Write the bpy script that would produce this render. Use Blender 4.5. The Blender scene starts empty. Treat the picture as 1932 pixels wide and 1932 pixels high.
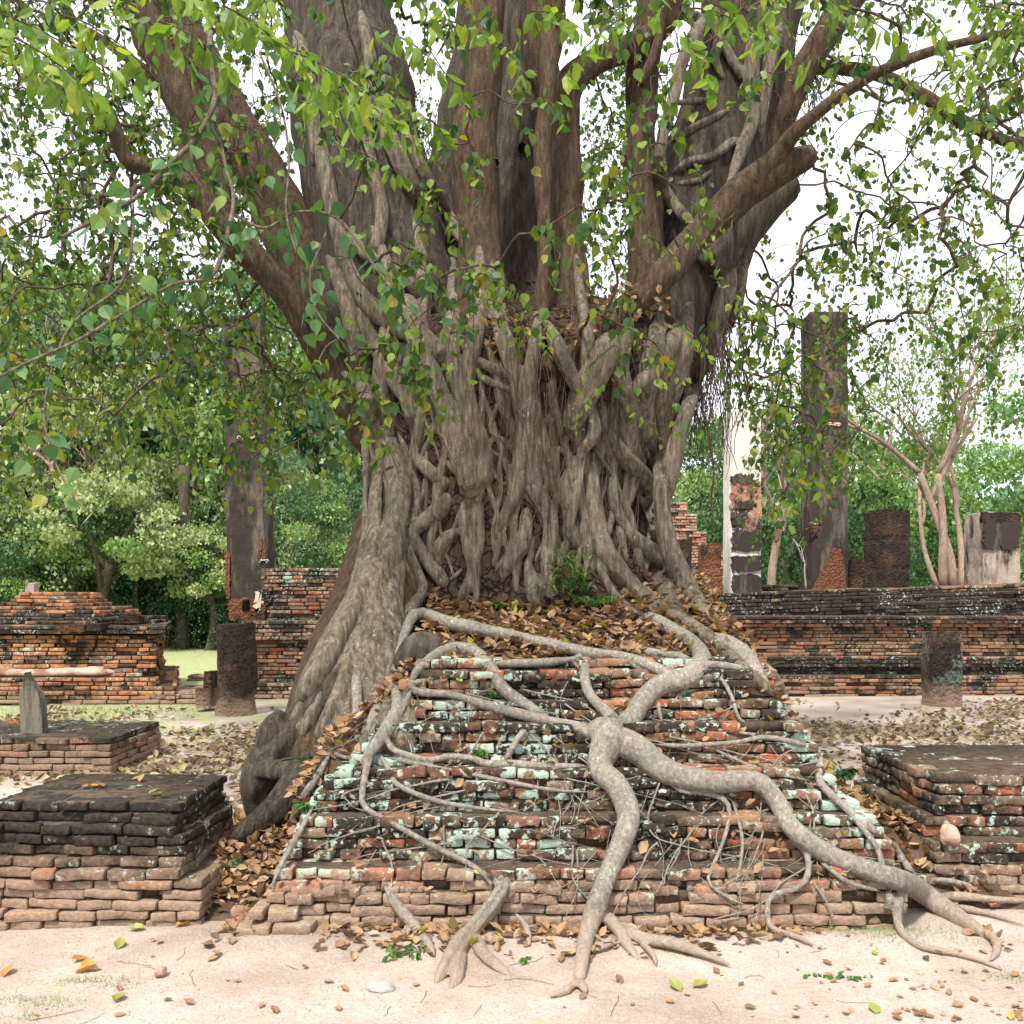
import bpy, math, random
import numpy as np
from mathutils import Vector, Matrix, noise
from mathutils.bvhtree import BVHTree
R = math.radians
random.seed(7); RNG = np.random.default_rng(11)
sc = bpy.context.scene
col = sc.collection
# ------------------------------------------------------------------ camera
F = 1700.0; HY = 1130.0; CX = 966.0; EYE = 1.6; W = 1932.0
cam = bpy.data.cameras.new('camera'); camo = bpy.data.objects.new('camera', cam); col.objects.link(camo)
camo.location = (0, 0, EYE); camo.rotation_euler = (R(90), 0, 0)
cam.sensor_width = 36; cam.lens = 36 * F / W
cam.shift_y = (HY - W / 2) / W
cam.clip_start = 0.05; cam.clip_end = 2000
sc.camera = camo
# ------------------------------------------------------------------ sky and sun
SUN_EL, SUN_AZ = 58, 205      # azimuth from +Y clockwise: the sun stands behind and left of the camera
wd = bpy.data.worlds.new('World'); sc.world = wd; wd.use_nodes = True
nt = wd.node_tree; nt.nodes.clear()
out = nt.nodes.new('ShaderNodeOutputWorld'); bg = nt.nodes.new('ShaderNodeBackground')
sky = nt.nodes.new('ShaderNodeTexSky'); sky.sky_type = 'NISHITA'; sky.sun_disc = False
sky.sun_elevation = R(SUN_EL); sky.sun_rotation = R(SUN_AZ); sky.dust_density = 4; sky.air_density = 1.2
tc = nt.nodes.new('ShaderNodeTexCoord'); nz = nt.nodes.new('ShaderNodeTexNoise')
nz.inputs['Scale'].default_value = 1.6; nz.inputs['Detail'].default_value = 5
rp = nt.nodes.new('ShaderNodeValToRGB'); rp.color_ramp.elements[0].position = .25; rp.color_ramp.elements[1].position = .5
rp.color_ramp.elements[0].color = (.72, .72, .72, 1); rp.color_ramp.elements[1].color = (1, 1, 1, 1)
mx = nt.nodes.new('ShaderNodeMix'); mx.data_type = 'RGBA'
mx.inputs[7].default_value = (7.6, 7.8, 8.4, 1)      # thin bright cloud over the whole sky
nt.links.new(tc.outputs['Generated'], nz.inputs['Vector']); nt.links.new(nz.outputs['Fac'], rp.inputs['Fac'])
nt.links.new(rp.outputs['Color'], mx.inputs[0]); nt.links.new(sky.outputs['Color'], mx.inputs[6])
nt.links.new(mx.outputs[2], bg.inputs['Color']); bg.inputs['Strength'].default_value = 0.108
nt.links.new(bg.outputs['Background'], out.inputs['Surface'])
sl = bpy.data.lights.new('sun', 'SUN'); sl.energy = 3.1; sl.angle = R(7); sl.color = (1, .95, .87)
so = bpy.data.objects.new('sun', sl); col.objects.link(so)
az = R(SUN_AZ); el = R(SUN_EL)
sdir = Vector((math.sin(az) * math.cos(el), math.cos(az) * math.cos(el), math.sin(el)))
so.rotation_euler = sdir.to_track_quat('Z', 'Y').to_euler(); so.location = (0, 0, 30)
sc.view_settings.view_transform = 'Standard'; sc.view_settings.look = 'None'
sc.view_settings.exposure = 0.97; sc.view_settings.gamma = 1

# ------------------------------------------------------------------ helpers
def at(px, py, Y):
    return np.array([(px - CX) / F * Y, Y, EYE - (py - HY) / F * Y])
def tag(o, label=None, cat=None, group=None, kind=None):
    if label: o['label'] = label
    if cat: o['category'] = cat
    if group: o['group'] = group
    if kind: o['kind'] = kind
    return o
def empty(name, loc, label, cat, group=None):
    o = bpy.data.objects.new(name, None); col.objects.link(o); o.location = loc
    o.empty_display_size = .1
    return tag(o, label, cat, group)
def attach(o, p):
    o.parent = p; o.matrix_parent_inverse = Matrix.Translation(-Vector(p.location))
    return o
class Soup:
    def __init__(s): s.v = []; s.f = []; s.m = []; s.n = 0
    def add(s, v, f, mi=0):
        v = np.asarray(v, float).reshape(-1, 3)
        s.v.append(v); n = s.n
        s.f.append([tuple(i + n for i in q) for q in f]); s.m.append(np.full(len(f), mi, np.int32)); s.n += len(v)
    def inst(s, tv, tf, M, T, mi=0):
        """many copies: tv (n,3), M (k,3,3), T (k,3)"""
        k = len(T); n = len(tv)
        if k == 0: return
        v = np.einsum('kij,nj->kni', M, tv) + T[:, None, :]
        s.instv(v, tf, mi)
    def instv(s, v, tf, mi=0):
        k, n = v.shape[:2]; base = s.n
        fl = []
        for q in tf:
            a = np.array(q)[None, :] + (np.arange(k) * n + base)[:, None]
            fl.extend(map(tuple, a.tolist()))
        s.v.append(v.reshape(-1, 3)); s.f.append(fl); s.m.append(np.full(len(fl), mi, np.int32)); s.n += k * n
    def build(s, name, mats, parent=None, smooth=False, origin=None):
        me = bpy.data.meshes.new(name)
        V = np.concatenate(s.v); Fs = [q for f in s.f for q in f]
        if origin is not None: V = V - np.array(origin)
        elif parent is not None: V = V - np.array(parent.location)
        me.vertices.add(len(V)); me.vertices.foreach_set('co', V.astype(np.float32).ravel())
        ls = np.fromiter((len(q) for q in Fs), np.int32, len(Fs))
        idx = np.fromiter((i for q in Fs for i in q), np.int32, int(ls.sum()))
        me.loops.add(len(idx)); me.loops.foreach_set('vertex_index', idx)
        st = np.concatenate([[0], np.cumsum(ls)[:-1]]).astype(np.int32)
        me.polygons.add(len(ls)); me.polygons.foreach_set('loop_start', st); me.polygons.foreach_set('loop_total', ls)
        me.polygons.foreach_set('material_index', np.concatenate(s.m))
        me.polygons.foreach_set('use_smooth', np.full(len(ls), smooth))
        me.update(calc_edges=True); me.validate()
        if not isinstance(mats, (list, tuple)): mats = [mats]
        for m in mats: me.materials.append(m)
        o = bpy.data.objects.new(name, me); col.objects.link(o)
        if parent is not None: o.parent = parent
        elif origin is not None: o.location = origin
        return o
# cheap smooth pseudo noise for arrays
_ND = RNG.normal(size=(7, 3)); _ND /= np.linalg.norm(_ND, axis=1)[:, None]; _NP = RNG.uniform(0, 6.28, 7)
def wob(P, fr):
    P = np.asarray(P); a = 0
    for k in range(7): a = a + np.sin((P @ _ND[k]) * fr * (0.7 + .13 * k) + _NP[k])
    return a / 4.0
def smooth01(t): t = np.clip(t, 0, 1); return t * t * (3 - 2 * t)

# ------------------------------------------------------------------ materials
class NB:
    def __init__(s, name):
        s.m = bpy.data.materials.new(name); s.m.use_nodes = True; s.t = s.m.node_tree
        s.b = s.t.nodes['Principled BSDF']; s.co = s.n('ShaderNodeTexCoord'); s.geo = s.n('ShaderNodeNewGeometry')
    def n(s, k): return s.t.nodes.new(k)
    def l(s, a, b): s.t.links.new(a, b)
    def noise(s, scale, detail=4, rough=.55, stretch=None, src=None):
        x = s.n('ShaderNodeTexNoise'); x.inputs['Scale'].default_value = scale
        x.inputs['Detail'].default_value = detail; x.inputs['Roughness'].default_value = rough
        src = src or s.geo.outputs['Position']
        if stretch:
            mp = s.n('ShaderNodeMapping'); mp.inputs['Scale'].default_value = stretch
            s.l(src, mp.inputs['Vector']); src = mp.outputs['Vector']
        s.l(src, x.inputs['Vector']); return x.outputs['Fac']
    def ramp(s, fac, stops, mode='LINEAR'):
        r = s.n('ShaderNodeValToRGB'); cr = r.color_ramp; cr.interpolation = mode
        while len(cr.elements) < len(stops): cr.elements.new(.5)
        for e, (p, c) in zip(cr.elements, stops):
            e.position = p; e.color = (c[0], c[1], c[2], 1) if isinstance(c, (tuple, list)) else (c, c, c, 1)
        s.l(fac, r.inputs['Fac']); return r.outputs['Color']
    def mix(s, fac, a, b, bt='MIX'):
        x = s.n('ShaderNodeMix'); x.data_type = 'RGBA'; x.blend_type = bt
        for sock, v in ((x.inputs[0], fac), (x.inputs[6], a), (x.inputs[7], b)):
            if isinstance(v, (int, float)): sock.default_value = v
            elif isinstance(v, (tuple, list)): sock.default_value = (v[0], v[1], v[2], 1)
            else: s.l(v, sock)
        return x.outputs[2]
    def math(s, op, a, b=None, clamp=False):
        x = s.n('ShaderNodeMath'); x.operation = op; x.use_clamp = clamp
        for sock, v in ((x.inputs[0], a), (x.inputs[1], b)):
            if v is None: continue
            if isinstance(v, (int, float)): sock.default_value = v
            else: s.l(v, sock)
        return x.outputs[0]
    def z(s):
        x = s.n('ShaderNodeSeparateXYZ'); s.l(s.geo.outputs['Position'], x.inputs[0]); return x.outputs
    def rng(s, v, a, b, lo=0., hi=1.):
        x = s.n('ShaderNodeMapRange'); x.inputs[1].default_value = a; x.inputs[2].default_value = b
        x.inputs[3].default_value = lo; x.inputs[4].default_value = hi; s.l(v, x.inputs[0]); return x.outputs[0]
    def bump(s, h, strength=.5, dist=.02, prev=None):
        x = s.n('ShaderNodeBump'); x.inputs['Strength'].default_value = strength; x.inputs['Distance'].default_value = dist
        s.l(h, x.inputs['Height'])
        if prev: s.l(prev, x.inputs['Normal'])
        s.l(x.outputs['Normal'], s.b.inputs['Normal']); return x.outputs['Normal']
    def done(s, color, rough=.9, spec=.2):
        if isinstance(color, (tuple, list)): s.b.inputs['Base Color'].default_value = (*color, 1)
        else: s.l(color, s.b.inputs['Base Color'])
        s.b.inputs['Roughness'].default_value = rough; s.b.inputs['Specular IOR Level'].default_value = spec
        return s.m

def brick_mat(name, stops, dark=.45, lichen=.5, dustz=.3, seed=0, darkband=None, dustcol=(.34, .235, .165)):
    m = NB(name); isl = m.geo.outputs['Random Per Island']
    c = m.ramp(isl, stops)
    fine = m.noise(38, 6, .7); c = m.mix(.55, c, m.ramp(fine, [(.3, .45), (.7, 1.5)]), 'MULTIPLY')
    # hue change inside a brick face
    c = m.mix(m.ramp(m.noise(11, 4), [(.45, 0.), (.68, .5)]), c, (.20, .15, .10))
    dk = m.noise(1.9 + seed * .07, 7, .68)
    isd = m.math('MULTIPLY', m.math('SUBTRACT', m.math('FRACT', m.math('MULTIPLY', isl, 13.7)), .5), .16)
    dk = m.math('ADD', dk, isd)
    if darkband:
        zz = m.z()[2]
        for (a, b, amt) in darkband:
            w = .05
            up = m.rng(zz, a - w, a + w); dn = m.rng(zz, b + w, b - w)
            dk = m.math('ADD', dk, m.math('MULTIPLY', m.math('MULTIPLY', up, dn), amt))
    mask = m.rng(dk, .60 - dark * .3, .70 - dark * .3)
    c = m.mix(mask, c, m.ramp(fine, [(.3, (.016, .013, .010)), (.75, (.075, .06, .045))]))
    # white lime bloom
    c = m.mix(m.math('MULTIPLY', m.rng(m.noise(5.2, 8, .75), .60, .66), .45), c, (.45, .40, .34))
    # mint lichen
    li = m.math('ADD', m.noise(7.5, 9, .72), m.math('MULTIPLY', m.noise(1.35 + seed * .05, 2), .85))
    li = m.math('ADD', li, m.math('MULTIPLY', m.math('SUBTRACT', m.math('FRACT', m.math('MULTIPLY', isl, 7.31)), .5), .09))
    lm = m.rng(li, 1.12 - lichen * .3, 1.15 - lichen * .3)
    spots = m.rng(m.noise(30, 5, .6), .57 , .60); lowl = m.rng(li, .90 - lichen * .3, 1.02 - lichen * .3)
    lm = m.math('MAXIMUM', lm, m.math('MULTIPLY', spots, lowl))
    c = m.mix(m.math('MULTIPLY', lm, .9), c, m.ramp(fine, [(.3, (.30, .40, .32)), (.7, (.50, .60, .50))]))
    # mud splashed up from the ground
    zz = m.z()[2]
    du = m.math('ADD', m.rng(zz, dustz, dustz * .25), m.math('MULTIPLY', m.math('SUBTRACT', m.noise(4, 5), .5), 1.4))
    c = m.mix(m.math('MULTIPLY', m.rng(du, .3, .85), .88), c, m.mix(m.ramp(fine, [(.35, 0.), (.7, 1.)]), tuple(x * .72 for x in dustcol), tuple(x * 1.2 for x in dustcol)))
    h = m.math('ADD', m.noise(55, 6, .7), m.math('MULTIPLY', m.noise(16, 4), 1.5))
    m.bump(h, .8, .012)
    return m.done(c, .95, .1)

REDS = [(0, (.38, .115, .06)), (.18, (.26, .10, .06)), (.36, (.20, .12, .08)), (.55, (.14, .105, .078)), (.72, (.30, .16, .09)), (.86, (.22, .17, .13)), (1, (.40, .18, .09))]
TANS = [(0, (.36, .21, .12)), (.25, (.27, .14, .08)), (.45, (.15, .11, .08)), (.65, (.30, .20, .13)), (.85, (.35, .13, .07)), (1, (.22, .16, .11))]
DRKS = [(0, (.075, .055, .04)), (.3, (.13, .09, .06)), (.5, (.20, .13, .09)), (.7, (.10, .075, .055)), (.86, (.24, .15, .10)), (.95, (.40, .10, .04)), (1, (.18, .12, .08))]
M = {}
M['mound'] = brick_mat('brick_red_lichen', REDS, dark=.45, lichen=.33, dustz=.46)
M['block'] = brick_mat('brick_dark_mossy', DRKS, dark=.36, lichen=-.22, dustz=.45, seed=3, darkband=[(.37, .62, .25)])
M['blockr'] = brick_mat('brick_mossy_lichen', DRKS, dark=.40, lichen=.20, dustz=.3, seed=6)
M['wallr'] = brick_mat('brick_wall_banded', TANS, dark=.36, lichen=-.28, dustz=.10, seed=9, darkband=[(1.22, 1.75, .22), (.36, .62, .20)])
M['walll'] = brick_mat('brick_wall_rust', REDS, dark=.40, lichen=.10, dustz=.22, seed=5, darkband=[(1.1, 1.3, .15)])
M['temple'] = brick_mat('brick_orange_worn', [(0, (.50, .17, .06)), (.3, (.36, .16, .08)), (.5, (.50, .24, .11)), (.7, (.18, .12, .08)), (.85, (.42, .14, .06)), (1, (.30, .20, .12))], dark=.34, lichen=-.15, dustz=.25, seed=8, darkband=[(1.05, 1.35, .15)])
M['pink'] = brick_mat('brick_pink', [(0, (.48, .24, .17)), (.5, (.40, .18, .12)), (1, (.52, .30, .22))], dark=.30, lichen=.05, dustz=.0, seed=2)

def soil_mat():
    m = NB('dark_soil'); n = m.noise(9, 7, .7)
    c = m.ramp(n, [(.3, (.045, .032, .022)), (.6, (.14, .095, .062)), (.8, (.24, .17, .11))])
    m.bump(m.noise(30, 6, .7), .8, .03); return m.done(c, 1, .05)
M['soil'] = soil_mat()
def core_mat():
    m = NB('joint_soil'); n = m.noise(14, 6, .7)
    c = m.ramp(n, [(.3, (.035, .027, .02)), (.7, (.15, .11, .08))])
    m.bump(m.noise(50, 5, .7), .7, .02); return m.done(c, 1, .05)
M['core'] = core_mat()
def laterite(name, base=(.17, .085, .05), dark=.5, pale=0, dustz=.3, lichen=0, plaster=None):
    m = NB(name); v = m.n('ShaderNodeTexVoronoi'); v.inputs['Scale'].default_value = 22; v.inputs['Randomness'].default_value = 1
    m.l(m.geo.outputs['Position'], v.inputs['Vector'])
    n = m.noise(26, 6, .75)
    c = m.ramp(n, [(.3, tuple(x * .35 for x in base)), (.55, base), (.75, tuple(min(1, x * 1.8) for x in base))])
    dk = m.rng(m.noise(1.3, 7, .7), .62 - dark * .3, .72 - dark * .3)
    c = m.mix(m.math('MULTIPLY', dk, .88), c, m.ramp(n, [(.3, (.014, .012, .010)), (.7, (.06, .048, .038))]))
    if lichen:
        li = m.rng(m.math('ADD', m.noise(9, 7, .7), m.math('MULTIPLY', m.noise(2.3, 2), .6)), .90 - lichen * .2, .96 - lichen * .2)
        c = m.mix(m.math('MULTIPLY', li, .7), c, (.17, .26, .19))
    zz = m.z()[2]
    du = m.math('ADD', m.rng(zz, dustz, 0), m.math('MULTIPLY', m.math('SUBTRACT', m.noise(5, 4), .5), .7))
    c = m.mix(m.math('MULTIPLY', m.rng(du, .25, .8), .85), c, (.36, .25, .18))
    h = m.math('ADD', m.math('MULTIPLY', v.outputs['Distance'], 1.2), m.math('MULTIPLY', n, 1.6))
    m.bump(h, 1, .03); return m.done(c, .97, .08)
M['lat'] = laterite('laterite_dark', (.12, .065, .04), dark=.66); M['lat2'] = laterite('laterite_rusty', (.22, .10, .055), dark=.34, dustz=.0)
M['latcol'] = laterite('laterite_column', (.14, .085, .06), dark=.55, dustz=.55)
M['latmoss'] = laterite('laterite_mossy', (.13, .09, .065), dark=.62, dustz=.55, lichen=.25)
def plaster(name, light, darkc, amt, streak=(3, 3, .8), sc_=1.2):
    m = NB(name); n = m.noise(30, 6, .7)
    d = m.noise(sc_, 7, .65, stretch=streak)
    c = m.mix(m.rng(d, .62 - amt * .3, .74 - amt * .3), m.mix(n, tuple(x * .8 for x in light), light), m.mix(n, tuple(x * .5 for x in darkc), tuple(x * 1.5 for x in darkc)))
    m.bump(m.math('ADD', n, m.noise(7, 3)), .5, .02); return m.done(c, .95, .1)
M['plasterdark'] = plaster('plaster_blackened', (.15, .12, .095), (.045, .037, .031), .80)
M['plasterwhite'] = plaster('plaster_white', (.66, .62, .56), (.13, .12, .11), .10, (5, 5, .7))
M['plastergrey'] = plaster('plaster_grey', (.42, .34, .28), (.06, .05, .045), .42)
M['plasteredge'] = plaster('plaster_broken_edge', (.62, .54, .44), (.4, .3, .22), .2)
M['plastercream'] = plaster('plaster_cream', (.50, .40, .31), (.24, .13, .085), .42, (2, 2, 3))
M['slab'] = plaster('stone_slab_grey', (.20, .18, .14), (.075, .066, .05), .5, (12, 12, 1.2))

def bark(name, c0, c1, c2, spots=.0, stretch=(6, 6, 1.2), crack=0, sc_=5, bs=.6, muddy=0, rough=.85):
    m = NB(name)
    n = m.noise(sc_, 8, .68, stretch=stretch); n2 = m.noise(2.1, 4, .6); n3 = m.noise(60, 5, .7)
    c = m.ramp(n, [(.3, c0), (.52, c1), (.74, c2)])
    n4 = m.noise(17, 5, .6, stretch=(3, 3, .5))
    c = m.mix(.32, c, m.ramp(n2, [(.35, .55), (.65, 1.35)]), 'MULTIPLY'); c = m.mix(.4, c, m.ramp(n4, [(.35, .55), (.65, 1.3)]), 'MULTIPLY')
    c = m.mix(.35, c, m.ramp(n3, [(.35, .5), (.65, 1.35)]), 'MULTIPLY')
    if spots:
        sp = m.math('MULTIPLY', m.rng(m.noise(42, 2, .4), .68 , .71), m.rng(m.noise(3, 3), .45, .6))
        c = m.mix(m.math('MULTIPLY', sp, spots), c, (.58, .58, .50))
        bl = m.rng(m.noise(6, 6, .7), .63, .70); c = m.mix(m.math('MULTIPLY', bl, .5), c, (.06, .05, .042))
    if muddy:
        du = m.math('ADD', m.rng(m.z()[2], .30, 0.), m.math('MULTIPLY', m.math('SUBTRACT', m.noise(5, 4), .5), .9))
        c = m.mix(m.math('MULTIPLY', m.rng(du, .4, .95), .7), c, (.42, .31, .22))
    h = m.math('ADD', m.math('MULTIPLY', n, 1.6), m.math('ADD', m.math('MULTIPLY', n3, .45), m.math('MULTIPLY', n4, .6)))
    if crack:
        v = m.n('ShaderNodeTexVoronoi'); v.feature = 'DISTANCE_TO_EDGE'; v.inputs['Scale'].default_value = crack
        mp = m.n('ShaderNodeMapping'); mp.inputs['Scale'].default_value = (1, 1, .45)
        nn = m.n('ShaderNodeTexNoise'); nn.inputs['Scale'].default_value = 7; m.l(m.geo.outputs['Position'], nn.inputs['Vector'])
        va = m.n('ShaderNodeVectorMath'); va.operation = 'ADD'
        vs = m.n('ShaderNodeVectorMath'); vs.operation = 'SCALE'; vs.inputs['Scale'].default_value = .35
        m.l(nn.outputs['Color'], vs.inputs[0]); m.l(m.geo.outputs['Position'], va.inputs[0]); m.l(vs.outputs[0], va.inputs[1])
        m.l(va.outputs[0], mp.inputs['Vector']); m.l(mp.outputs['Vector'], v.inputs['Vector'])
        e = m.rng(v.outputs['Distance'], 0., .09)
        c = m.mix(e, tuple(x * .25 for x in c0), c); h = m.math('ADD', h, m.math('MULTIPLY', e, 1.2))
    m.bump(h, bs, .03); return m.done(c, rough, .2)
M['core_bark'] = bark('bark_cracked_brown', (.032, .020, .013), (.080, .047, .030), (.15, .095, .062), crack=11, bs=.9)  # brown bark, darkened further to paint shaded recesses between the roots
M['limb'] = bark('bark_brown', (.036, .024, .014), (.105, .070, .042), (.20, .142, .090), bs=1.0, sc_=5)
M['limb2'] = bark('bark_old_grey', (.028, .022, .016), (.092, .073, .053), (.19, .157, .12), bs=1.1, stretch=(7, 7, .8), sc_=4)
M['root'] = bark('root_grey_brown', (.055, .044, .031), (.185, .152, .110), (.37, .315, .242), spots=.45, stretch=(7, 7, 1.1), bs=.8)
M['rootpale'] = bark('root_pale_grey', (.17, .148, .118), (.28, .248, .203), (.43, .392, .335), spots=.8, stretch=(9, 9, 6), bs=.6, muddy=1)
M['twig'] = bark('twig_brown', (.04, .028, .02), (.10, .07, .05), (.17, .13, .10))
M['vine'] = bark('aerial_root_brown', (.05, .036, .026), (.12, .088, .06), (.2, .15, .11))
M['pinkbark'] = bark('bark_pinkish', (.20, .13, .10), (.34, .24, .18), (.48, .36, .29))
M['darkbark'] = bark('bark_far_dark', (.05, .04, .03), (.10, .08, .06), (.2, .16, .12))
M['hollow'] = NB('knot_hole').done((.008, .006, .005), 1, 0)

def leaf_mat(name, stops, trans=.35, gloss=.35):
    m = NB(name); oi = m.n('ShaderNodeObjectInfo'); c = m.ramp(m.math('FRACT', m.math('ADD', m.geo.outputs['Random Per Island'], oi.outputs['Random'])), stops)
    c = m.mix(.35, c, m.ramp(m.noise(9, 3), [(.3, .6), (.7, 1.4)]), 'MULTIPLY')
    m.done(c, .5, gloss)
    tr = m.n('ShaderNodeBsdfTranslucent'); ms = m.n('ShaderNodeMixShader'); ms.inputs[0].default_value = trans
    tc2 = m.mix(1., c, (1.25, 1.35, .5), 'MULTIPLY'); m.l(tc2, tr.inputs['Color'])
    o = m.t.nodes['Material Output']
    m.l(m.b.outputs[0], ms.inputs[1]); m.l(tr.outputs[0], ms.inputs[2]); m.l(ms.outputs[0], o.inputs['Surface']); return m.m
M['leaf'] = leaf_mat('leaf_green', [(0, (.025, .070, .022)), (.3, (.055, .115, .022)), (.55, (.095, .16, .024)), (.78, (.14, .21, .028)), (.94, (.20, .26, .035)), (.985, (.22, .22, .03)), (1, (.36, .28, .03))])
M['leafnear'] = leaf_mat('leaf_lit_green', [(0, (.09, .17, .03)), (.5, (.16, .26, .045)), (.9, (.23, .33, .05)), (1, (.32, .35, .05))], .42)  # light green leaflets; the light falling on them is put into the colour
M['dead'] = leaf_mat('dead_leaf', [(0, (.26, .15, .08)), (.25, (.36, .22, .125)), (.42, (.13, .075, .045)), (.6, (.46, .32, .205)), (.75, (.24, .125, .065)), (.88, (.40, .26, .14)), (.95, (.10, .065, .045)), (.985, (.46, .38, .06)), (1, (.2, .28, .06))], .12, .2)
M['deadfield'] = leaf_mat('dead_leaf_faded', [(0, (.12, .08, .05)), (.3, (.28, .20, .13)), (.5, (.09, .06, .04)), (.75, (.42, .33, .22)), (.92, (.36, .34, .14)), (1, (.24, .13, .07))], .1, .2)
M['f_pale'] = leaf_mat('leaf_pale_lit', [(0, (.22, .29, .11)), (.5, (.33, .39, .18)), (1, (.47, .50, .28))], .3)  # pale tone paints the sunlit highlights of the wood into the leaves
M['f_mid'] = leaf_mat('leaf_mid', [(0, (.10, .20, .06)), (.5, (.18, .30, .09)), (1, (.30, .42, .14))], .3)
M['f_dark'] = leaf_mat('leaf_dark', [(0, (.02, .06, .024)), (.5, (.045, .115, .042)), (1, (.095, .20, .07))], .25)  # in the wood this dark green also paints the shaded recesses
M['f_blue'] = leaf_mat('leaf_bluegreen', [(0, (.07, .16, .08)), (.5, (.15, .28, .14)), (1, (.26, .41, .21))], .3)
M['weed'] = leaf_mat('weed_green', [(0, (.03, .10, .022)), (.6, (.07, .17, .035)), (1, (.14, .25, .045))], .3)
M['climb'] = leaf_mat('leaf_climber', [(0, (.045, .12, .05)), (.6, (.09, .19, .07)), (.9, (.14, .24, .06)), (1, (.30, .30, .05))], .35)
M['grass'] = leaf_mat('grass_blades', [(0, (.10, .19, .045)), (.6, (.18, .27, .08)), (1, (.32, .34, .15))], .3)

def ground_mat():
    m = NB('sandy_ground'); xyz = m.z()
    n = m.noise(1.1, 8, .62); n2 = m.noise(7, 6, .65); n3 = m.noise(90, 4, .6)
    c = m.ramp(n, [(.32, (.27, .213, .168)), (.5, (.385, .318, .265)), (.66, (.45, .39, .345))])  # sand mottling, contrast raised to paint gentle shadows as well
    c = m.mix(m.rng(n2, .53, .70, 0, .55), c, (.36, .255, .18))
    c = m.mix(m.rng(m.noise(2.6, 8, .75), .55, .68, 0, .5), c, (.38, .29, .215))
    c = m.mix(.45, c, m.ramp(n3, [(.35, .55), (.65, 1.3)]), 'MULTIPLY')
    # thin grass in the field left of the tree, full lawn far away
    gf = m.math('MULTIPLY', m.rng(xyz[1], 7.6, 9.5), m.rng(xyz[0], -1.5, -5.))
    gf = m.math('ADD', m.math('MULTIPLY', gf, .24), m.math('MULTIPLY', m.rng(xyz[1], 16., 19.), .8))
    gm = m.rng(m.math('ADD', m.noise(2.3, 7, .7), gf), .62, .74)
    gc = m.ramp(n2, [(.3, (.17, .23, .07)), (.7, (.36, .40, .18))])
    c = m.mix(m.math('MULTIPLY', gm, .8), c, gc)
    m.bump(m.math('ADD', m.math('MULTIPLY', n2, 2), m.math('MULTIPLY', n3, .35)), .45, .03)
    return m.done(c, .97, .08)
M['ground'] = ground_mat()

# ------------------------------------------------------------------ ground and earth bank
XL = ([0, .3, .6, .8, 1.1, 1.25], [-1.19, -1.146, -1.01, -.786, -.643, -.505])
XR = ([0, .3, .45, .6, .8, .95, 1.25], [1.86, 1.90, 1.83, 1.68, 1.62, 1.47, 1.47])
def mxl(z): return np.interp(z, *XL)
def mxr(z): return np.interp(z, *XR)
def myf(z): return 4.25 + .92 * np.clip(z, 0, 1.4) / 1.25
def gz(x, y):
    x = np.asarray(x, float); y = np.asarray(y, float)
    h = .055 * smooth01((y - 7.2) / .12) * smooth01((16 - y) / 4)
    p = np.stack([x, y, 0 * x], -1)
    h = h + .012 * wob(p, 3.1) * np.clip(1 - y / 30, 0, 1) + .02 * wob(p, .9)
    # earth heaped against the foot of the brick work
    h = h + .05 * np.exp(-((y - 4.15) / .16) ** 2) * smooth01((x + 1.5) / .3) * smooth01((2.1 - x) / .3)
    return h
def bank(x, y):
    x = np.asarray(x, float); y = np.asarray(y, float)
    zf = np.where(y < 5.17, (y - 4.32) * 1.36, 1.16 + (y - 5.17) * .52)
    zf = np.minimum(zf, 1.75)
    zl = np.interp(x, [-2.3, -1.9, -1.6, -1.38, -1.26, -1.146, -1.01, -.786, -.643, -.5], [-.1, .10, .22, .27, .38, .56, .80, .98, 1.12, 1.9])
    zl = np.where(y > 6.4, zl - (y - 6.4) * .9, zl)
    zl = np.minimum(zl, np.where(x < -1.15, (y - 4.35) * .5, 9))
    zr = np.interp(x, [1.30, 1.50, 1.65, 1.82, 2.1, 2.4, 2.8], [1.9, 1.10, .66, .42, .36, .30, -.1])
    zr = np.where((y > 5.9) & (x > 1.5), zr - (y - 5.9) * .9, zr)
    zr = np.minimum(zr, np.where(x > 1.7, (y - 4.6) * .9, 9))
    h = np.minimum(np.minimum(zf, zl), zr)
    p = np.stack([x, y, 0 * x], -1)
    return h + .02 * wob(p, 7) - .02
def grid(xs, ys, fn):
    X, Y = np.meshgrid(xs, ys); Z = fn(X, Y)
    v = np.stack([X, Y, Z], -1).reshape(-1, 3); nx = len(xs); ny = len(ys)
    f = [(j * nx + i, j * nx + i + 1, (j + 1) * nx + i + 1, (j + 1) * nx + i) for j in range(ny - 1) for i in range(nx - 1)]
    return v, f
xs = np.concatenate([[-400, -200, -100, -50, -25, -14], np.arange(-9, 9.01, .12), [14, 25, 50, 100, 200, 400]])
ys = np.concatenate([[-60, -20, -6, -1], np.arange(1.4, 15, .10), [16, 18, 21, 25, 30, 38, 50, 80, 150, 300, 600]])
gv, gf = grid(xs, ys, gz)
s = Soup(); s.add(gv, gf); tag(s.build('ground', M['ground'], smooth=True), kind='structure')
bxs = np.arange(-2.4, 2.85, .05); bys = np.arange(4.3, 8.4, .05)
bv, bf = grid(bxs, bys, bank)
s = Soup(); s.add(bv, bf); tag(s.build('earth_bank', M['soil'], smooth=True), kind='structure')

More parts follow.
